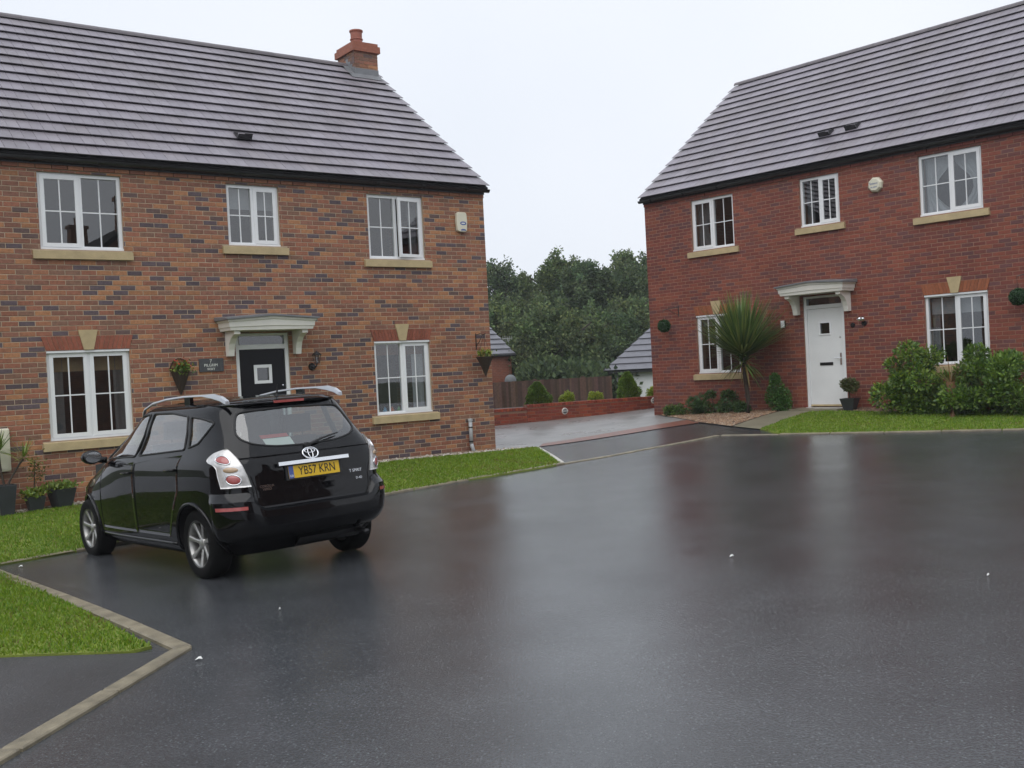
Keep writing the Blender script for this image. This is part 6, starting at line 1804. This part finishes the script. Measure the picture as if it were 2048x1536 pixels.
def far_block(name, label, cat, corner, rz, length, depth, base_z, eave_z, pitch, sgn, door=None, courses=12, verge=.08, ov=.15, hip=False):
    """small gabled building; corner is the visible front corner at the eaves, local x runs sgn along the front"""
    o = empty(name, (corner.x, corner.y, 0), rz); tag(o, label, cat)
    x0, x1 = (0, length) if sgn > 0 else (-length, 0)
    rise = depth / 2 * math.tan(pitch)
    w = MB(); w.box(x0, x1, 0, depth, base_z, eave_z)
    for x in (x0, x1): w.add([(x, 0, eave_z), (x, depth, eave_z), (x, depth / 2, eave_z + rise)], [(0, 1, 2)])
    if hip:
        w = MB(); w.box(x0, x1, 0, depth, base_z, eave_z)
    w.build('wall', 'wall_brick_far', o)
    if hip:
        ex, ey = x0 - ov, -ov; dd = depth / 2 + ov; zb = eave_z - ov * math.tan(pitch); zr = zb + dd * math.tan(pitch)
        rb_ = MB().add([(ex, ey, zb), (x1 + ov, ey, zb), (x1 + ov, depth + ov, zb), (ex, depth + ov, zb), (ex + dd, depth / 2, zr), (x1 + ov - dd, depth / 2, zr)], [(0, 1, 5, 4), (1, 2, 5), (2, 3, 4, 5), (3, 0, 4), (0, 3, 2, 1)])
        roof = rb_.build('roof', 'roof_under', o)
        cs, sn = math.cos(pitch), math.sin(pitch); L = dd / cs; g = L / courses
        fx = lambda t, y, z: (t, y, z)
        for face in range(4):
            for k in range(courses):
                b0, b1 = k * g, min(L, k * g + g * 1.1)
                v = []
                for (bb, c) in ((b0, .05), (b0, .075), (b1, .018), (b1, .004)):
                    ins = bb * cs; z = zb + bb * sn + c * cs; q = ins - c * sn
                    if face == 0: v += [(ex + ins, ey + q, z), (x1 + ov - ins, ey + q, z)]
                    elif face == 1: v += [(ex + q, ey + ins, z), (ex + q, depth + ov - ins, z)]
                    elif face == 2: v += [(ex + ins, depth + ov - q, z), (x1 + ov - ins, depth + ov - q, z)]
                    else: v += [(x1 + ov - q, ey + ins, z), (x1 + ov - q, depth + ov - ins, z)]
                MB().add(v, [(0, 1, 3, 2), (2, 3, 5, 4), (4, 5, 7, 6), (6, 7, 1, 0), (0, 2, 4, 6), (1, 3, 5, 7)]).build('tile_course', 'roof_far', roof)
        MB().box(ex + .02, x1 + ov - .02, ey + .02, -.002, zb - .10, zb - .012).build('soffit', 'black_plastic', o)
    r = MB().prism([(-ov, eave_z - ov * math.tan(pitch) - .06), (-ov, eave_z - ov * math.tan(pitch)), (depth / 2, eave_z + rise + .02), (depth + ov, eave_z - ov * math.tan(pitch)), (depth + ov, eave_z - ov * math.tan(pitch) - .06), (depth / 2, eave_z + rise - .06)], x0 - verge, x1 + verge, 'yz')
    if not hip: roof = r.build('roof', 'roof_under', o)
    L = (depth / 2 + ov) / math.cos(pitch); g = L / courses; cs, sn = math.cos(pitch), math.sin(pitch)
    for side in (() if hip else (1, -1)):
        for k in range(courses):
            b = k * g; pts = [(b, .05), (b, .075), (b + g * 1.12, .018), (b + g * 1.12, .004)]
            if k == courses - 1: pts = [(b, .05), (b, .075), (b + g, .025), (b + g, .004)]
            yz = []
            for (bb, c) in pts:
                y = -ov + bb * cs - c * sn; z = eave_z - ov * math.tan(pitch) + bb * sn + c * cs; yz.append((y if side > 0 else depth - y, z))
            MB().prism(yz, x0 - verge - .02, x1 + verge + .02, 'yz').build('tile_course', 'roof_far', roof)
    if door:
        d0, d1, dz = door
        MB().box(d0, d1, -.03, .02, base_z, dz).build('garage_door', 'white_door', o)
        fr = MB(); fr.box(d0 - .07, d0, -.04, .02, base_z, dz + .07); fr.box(d1, d1 + .07, -.04, .02, base_z, dz + .07); fr.box(d0, d1, -.04, .02, dz, dz + .07); fr.build('door_frame', 'white_paint', o)
    if not hip: MB().tube([(x0 - verge, -ov - .05, eave_z - ov * math.tan(pitch) - .02), (x1 + verge, -ov - .05, eave_z - ov * math.tan(pitch) - .02)], .055, 8).build('gutter', 'black_plastic', o)
    if door: MB().tube([(x0 + .12, -.06, base_z), (x0 + .12, -.06, eave_z - .1)], .035, 8).build('downpipe', 'grey_plastic', o)
    return o
DG = 46.0
ge = ray_at(1228, 737, DG)
far_block('garage', 'garage with white door and hipped grey roof behind the red house corner', 'garage', ge, math.radians(-6), 6.6, 6.2, -.75, ge.z + .26, math.radians(40), 1, (.62, 5.6, ge.z - .28), 11, ov=.45, hip=True)
DF = 47.0
fe = ray_at(1022, 708, DF)
fo = far_block('brick_house', 'small far brick building with grey roof and aerial behind the mottled house', 'house', fe, math.radians(46), 7.5, 6.4, -.8, fe.z + .10, math.radians(40), -1, None, 12)
# television aerial on its roof
ta = empty('tv_aerial', ray_at(1015, 688, DF + 1.6)); tag(ta, 'pale television aerial on a bent mast above the far brick building', 'aerial')
MB().tube([(-.2, 0, -.28), (.02, 0, -.05), (.06, 0, .10)], .03, 6).build('mast', 'grey_plastic', ta)
MB().tube([(-.22, 0, .26), (.24, .1, .26)], .016, 5).build('boom', 'grey_plastic', ta); MB().tube([(.05, 0, .05), (.03, 0, .28)], .02, 5).build('mast', 'grey_plastic', ta)
for k in range(5): MB().tube([(-.2 + k * .1, 0, .12), (-.2 + k * .1, 0, .38)], .010, 5).build('element', 'grey_plastic', ta)
# satellite dish above the fence
sd = empty('satellite_dish', ray_at(1021, 761, 41.0)); tag(sd, 'grey satellite dish showing just above the dark fence', 'satellite dish')
MB().lathe([(0, -.06), (.10, -.05), (.18, -.02), (.235, .01), (.235, .022), (.18, -.005), (0, -.045)], 20, (0, 0, 0), 'y').build('dish', 'dish_grey', sd, smooth=True)
MB().tube([(0, -.05, -.05), (0, .1, -.4), (0, .1, -1.35)], .03, 6).build('pole', 'dark_metal', sd)

# the trees beyond
def tree(label, px, py_top, dist, crown_w, crown_h, n, cols, size=.19):
    n = int(n * 1.9)
    top = ray_at(px, py_top, dist); g = float(HF(np.array([top.x]), np.array([top.y]))[0]) - .1
    root = empty('broadleaf_tree', (top.x, top.y, g)); tag(root, label, 'tree', 'trees beyond the garages')
    Ht = top.z - g; base = Ht - crown_h
    cent, rad = [], []
    k = 46
    for i in range(k):
        t = (i + .5) / k; z = base + crown_h * (.06 + .90 * t)
        prof = math.sin(math.pi * min(1, (.22 + .78 * t)) ** 1.0) ** .85 * crown_w / 2
        a = 2.4 * i + rng.uniform(-.5, .5); r = prof * rng.uniform(.35, 1.0)
        s = rng.uniform(.09, .19) * crown_w * (1.05 - .45 * t)
        cent.append((math.cos(a) * r, math.sin(a) * r, min(z, Ht - s * .7))); rad.append((s, s, s * rng.uniform(.6, .9)))
    for i in range(22):                     # leader shoots and side sprays breaking the outline
        a = rng.uniform(0, 6.28); r = crown_w * .50 * rng.random() ** .6; q = r / (crown_w * .52)
        z = base + crown_h * (.42 + .52 * math.sqrt(max(0, 1 - q * q))) * rng.uniform(.86, 1.05)
        for m in range(3):
            s = rng.uniform(.18, .36) * (1 - .22 * m)
            cent.append((math.cos(a) * r + rng.normal() * .12, math.sin(a) * r + rng.normal() * .12, min(z + .3 * m, Ht - .1 + .25 * m))); rad.append((s, s, s * rng.uniform(.8, 1.5)))
    cent = np.array(cent); rad = np.array(rad)
    wgt = (rad[:, 0] * rad[:, 2]); wgt = wgt / wgt.sum(); kc = rng.choice(len(cent), n, p=wgt)
    v = rng.normal(size=(n, 3)); v /= np.linalg.norm(v, axis=1, keepdims=True)
    P = cent[kc] + v * rad[kc] * (1 - .75 * rng.random(n) ** 1.5)[:, None]; P += rng.normal(size=P.shape) * .10
    d = v * .6 + rng.normal(size=v.shape) * .8 + np.array([0, 0, .2])
    sp = rng.uniform(.8, 1.25, (len(cent), 1)) * np.array([1, 1, 1]) * rng.uniform(.92, 1.08, (len(cent), 3))      # sprays of older and younger leaves
    kk = np.array(cols)[rng.integers(0, len(cols), n)] * rng.uniform(.65, 1.35, (n, 1)) * sp[kc]
    leaf_mesh('crown', P, d, size * rng.uniform(.55, 1.2, n), kk, 'far_leaf', root, .62)
    mb = MB(); tw = .16 + crown_w * .02
    mb.tube([(0, 0, -.2), (.05, 0, Ht * .3), (-.06, .05, Ht * .6), (0, 0, Ht * .9)], [tw, tw * .8, tw * .5, .03], 8)
    for i in list(range(2, k, 4)) + list(range(k + 2, len(cent), 6)):
        c = cent[i]; z0 = max(Ht * .15, c[2] - .35 * math.hypot(c[0], c[1]) - .6)
        mb.tube([(0, 0, z0), (c[0] * .5, c[1] * .5, (z0 + c[2]) / 2 + .1), tuple(c)], [tw * .35, tw * .22, .02], 5)
    mb.build('trunk', 'bark', root)
TG1 = [(.078, .118, .055), (.095, .138, .06), (.066, .100, .056), (.11, .15, .062)]
TG2 = [(.088, .130, .052), (.115, .160, .06), (.072, .108, .05), (.14, .175, .065)]
for lab, px, py, dist, cw, chh, n, cols in (
    ('airy tree whose top shows just beside the mottled house corner', 998, 527, 62, 4.6, 7.6, 8000, TG1),
    ('broad dark tree left of the middle of the gap', 1112, 516, 60, 6.4, 8.4, 22000, TG2),
    ('dense tree in the middle of the gap with a level top', 1172, 519, 57, 5.6, 8.6, 22000, TG1),
    ('tallest pointed tree right of the middle of the gap', 1242, 504, 61, 5.2, 9.0, 21000, TG2),
    ('tree behind the eaves end of the red house', 1300, 510, 58, 5.4, 8.8, 18000, TG1),
    ('lower leafy tree in front of the wood, above the dark fence', 1108, 622, 50, 6.8, 4.6, 17000, TG2),
    ('lower dark tree in front of the wood, beside the garage roof', 1186, 640, 51, 6.4, 4.2, 16000, TG1),
    ('young tree rising behind the far brick building', 1022, 610, 54, 5.6, 5.0, 13000, TG2),
    ('leafy tree behind the garage roof', 1262, 600, 54, 6.4, 5.4, 15000, TG2),
    ('slim tree at the dip in the tree line beside the mottled house', 1046, 556, 66, 5.4, 7.0, 6500, TG1)):
    tree(lab, px, py, dist, cw, chh, n, cols)
for i, (px, py, dist, w) in enumerate(((1066, 726, 49.5, 3.0), (1110, 715, 47, 5.0), (1170, 722, 46.5, 4.6), (1215, 705, 50, 4.0))):
    p = ray_at(px, py, dist); g = float(HF(np.array([p.x]), np.array([p.y]))[0]); hh = p.z - g
    bush('undergrowth_bush', ['dark bush behind the fence next to the satellite dish', 'broad dark bush behind the middle of the fence', 'dark bush behind the fence near the garage', 'tall bush behind the garage eaves'][i], (p.x, p.y, g), 'shrub', blob_centers(w * .42, w * .35, hh * .3, 20, hh * .55), [np.array((w * .2, w * .2, hh * .28))] * 20, 6000, .26, TG1, 'bushes behind the fence', 6, .6, mat='far_leaf')

# petals and scraps of paper on the wet road
for i, (x, y, lab) in enumerate(((-5.22, 10.86, 'white scrap of paper on the tarmac by the lawn tip'), (-2.08, 6.61, 'folded white scrap on the road just past the kerb corner'), (1.78, 8.79, 'white scrap in the middle of the wet road'), (3.37, 7.52, 'small pale scrap on the road towards the red house lawn'), (-1.84, 7.85, 'tiny pale scrap on the road behind the car'))):
    s = (.022, .024, .020, .012, .007)[i]
    z = H(x, y) + .006
    o = MB().add([(-s, -s * .5, 0), (s * .2, -s * .7, .012), (s, 0, .004), (s * .4, s * .6, .018), (-s * .7, s * .5, .006), (0, 0, .02)], [(0, 1, 5), (1, 2, 5), (2, 3, 5), (3, 4, 5), (4, 0, 5)]).build('paper_scrap', 'paper', None)
    o.location = (x, y, z); tag(o, lab, 'litter', 'white scraps on the road')

# ================================================================== rain haze in the air
hz = MB().box(-155, 155, -105, 255, -2.6, 13.0).build('haze', None, None)
th = NT('haze_air'); vol = th.n('VolumePrincipled'); vol.inputs['Color'].default_value = (0.93, 0.95, 1.0, 1); vol.inputs['Density'].default_value = 0.0008; vol.inputs['Anisotropy'].default_value = 0.2
th.t.links.new(vol.outputs[0], th.out.inputs['Volume'])
hz.data.materials.append(th.m); tag(hz, 'thin grey rain haze filling the air', 'haze', kind='stuff')
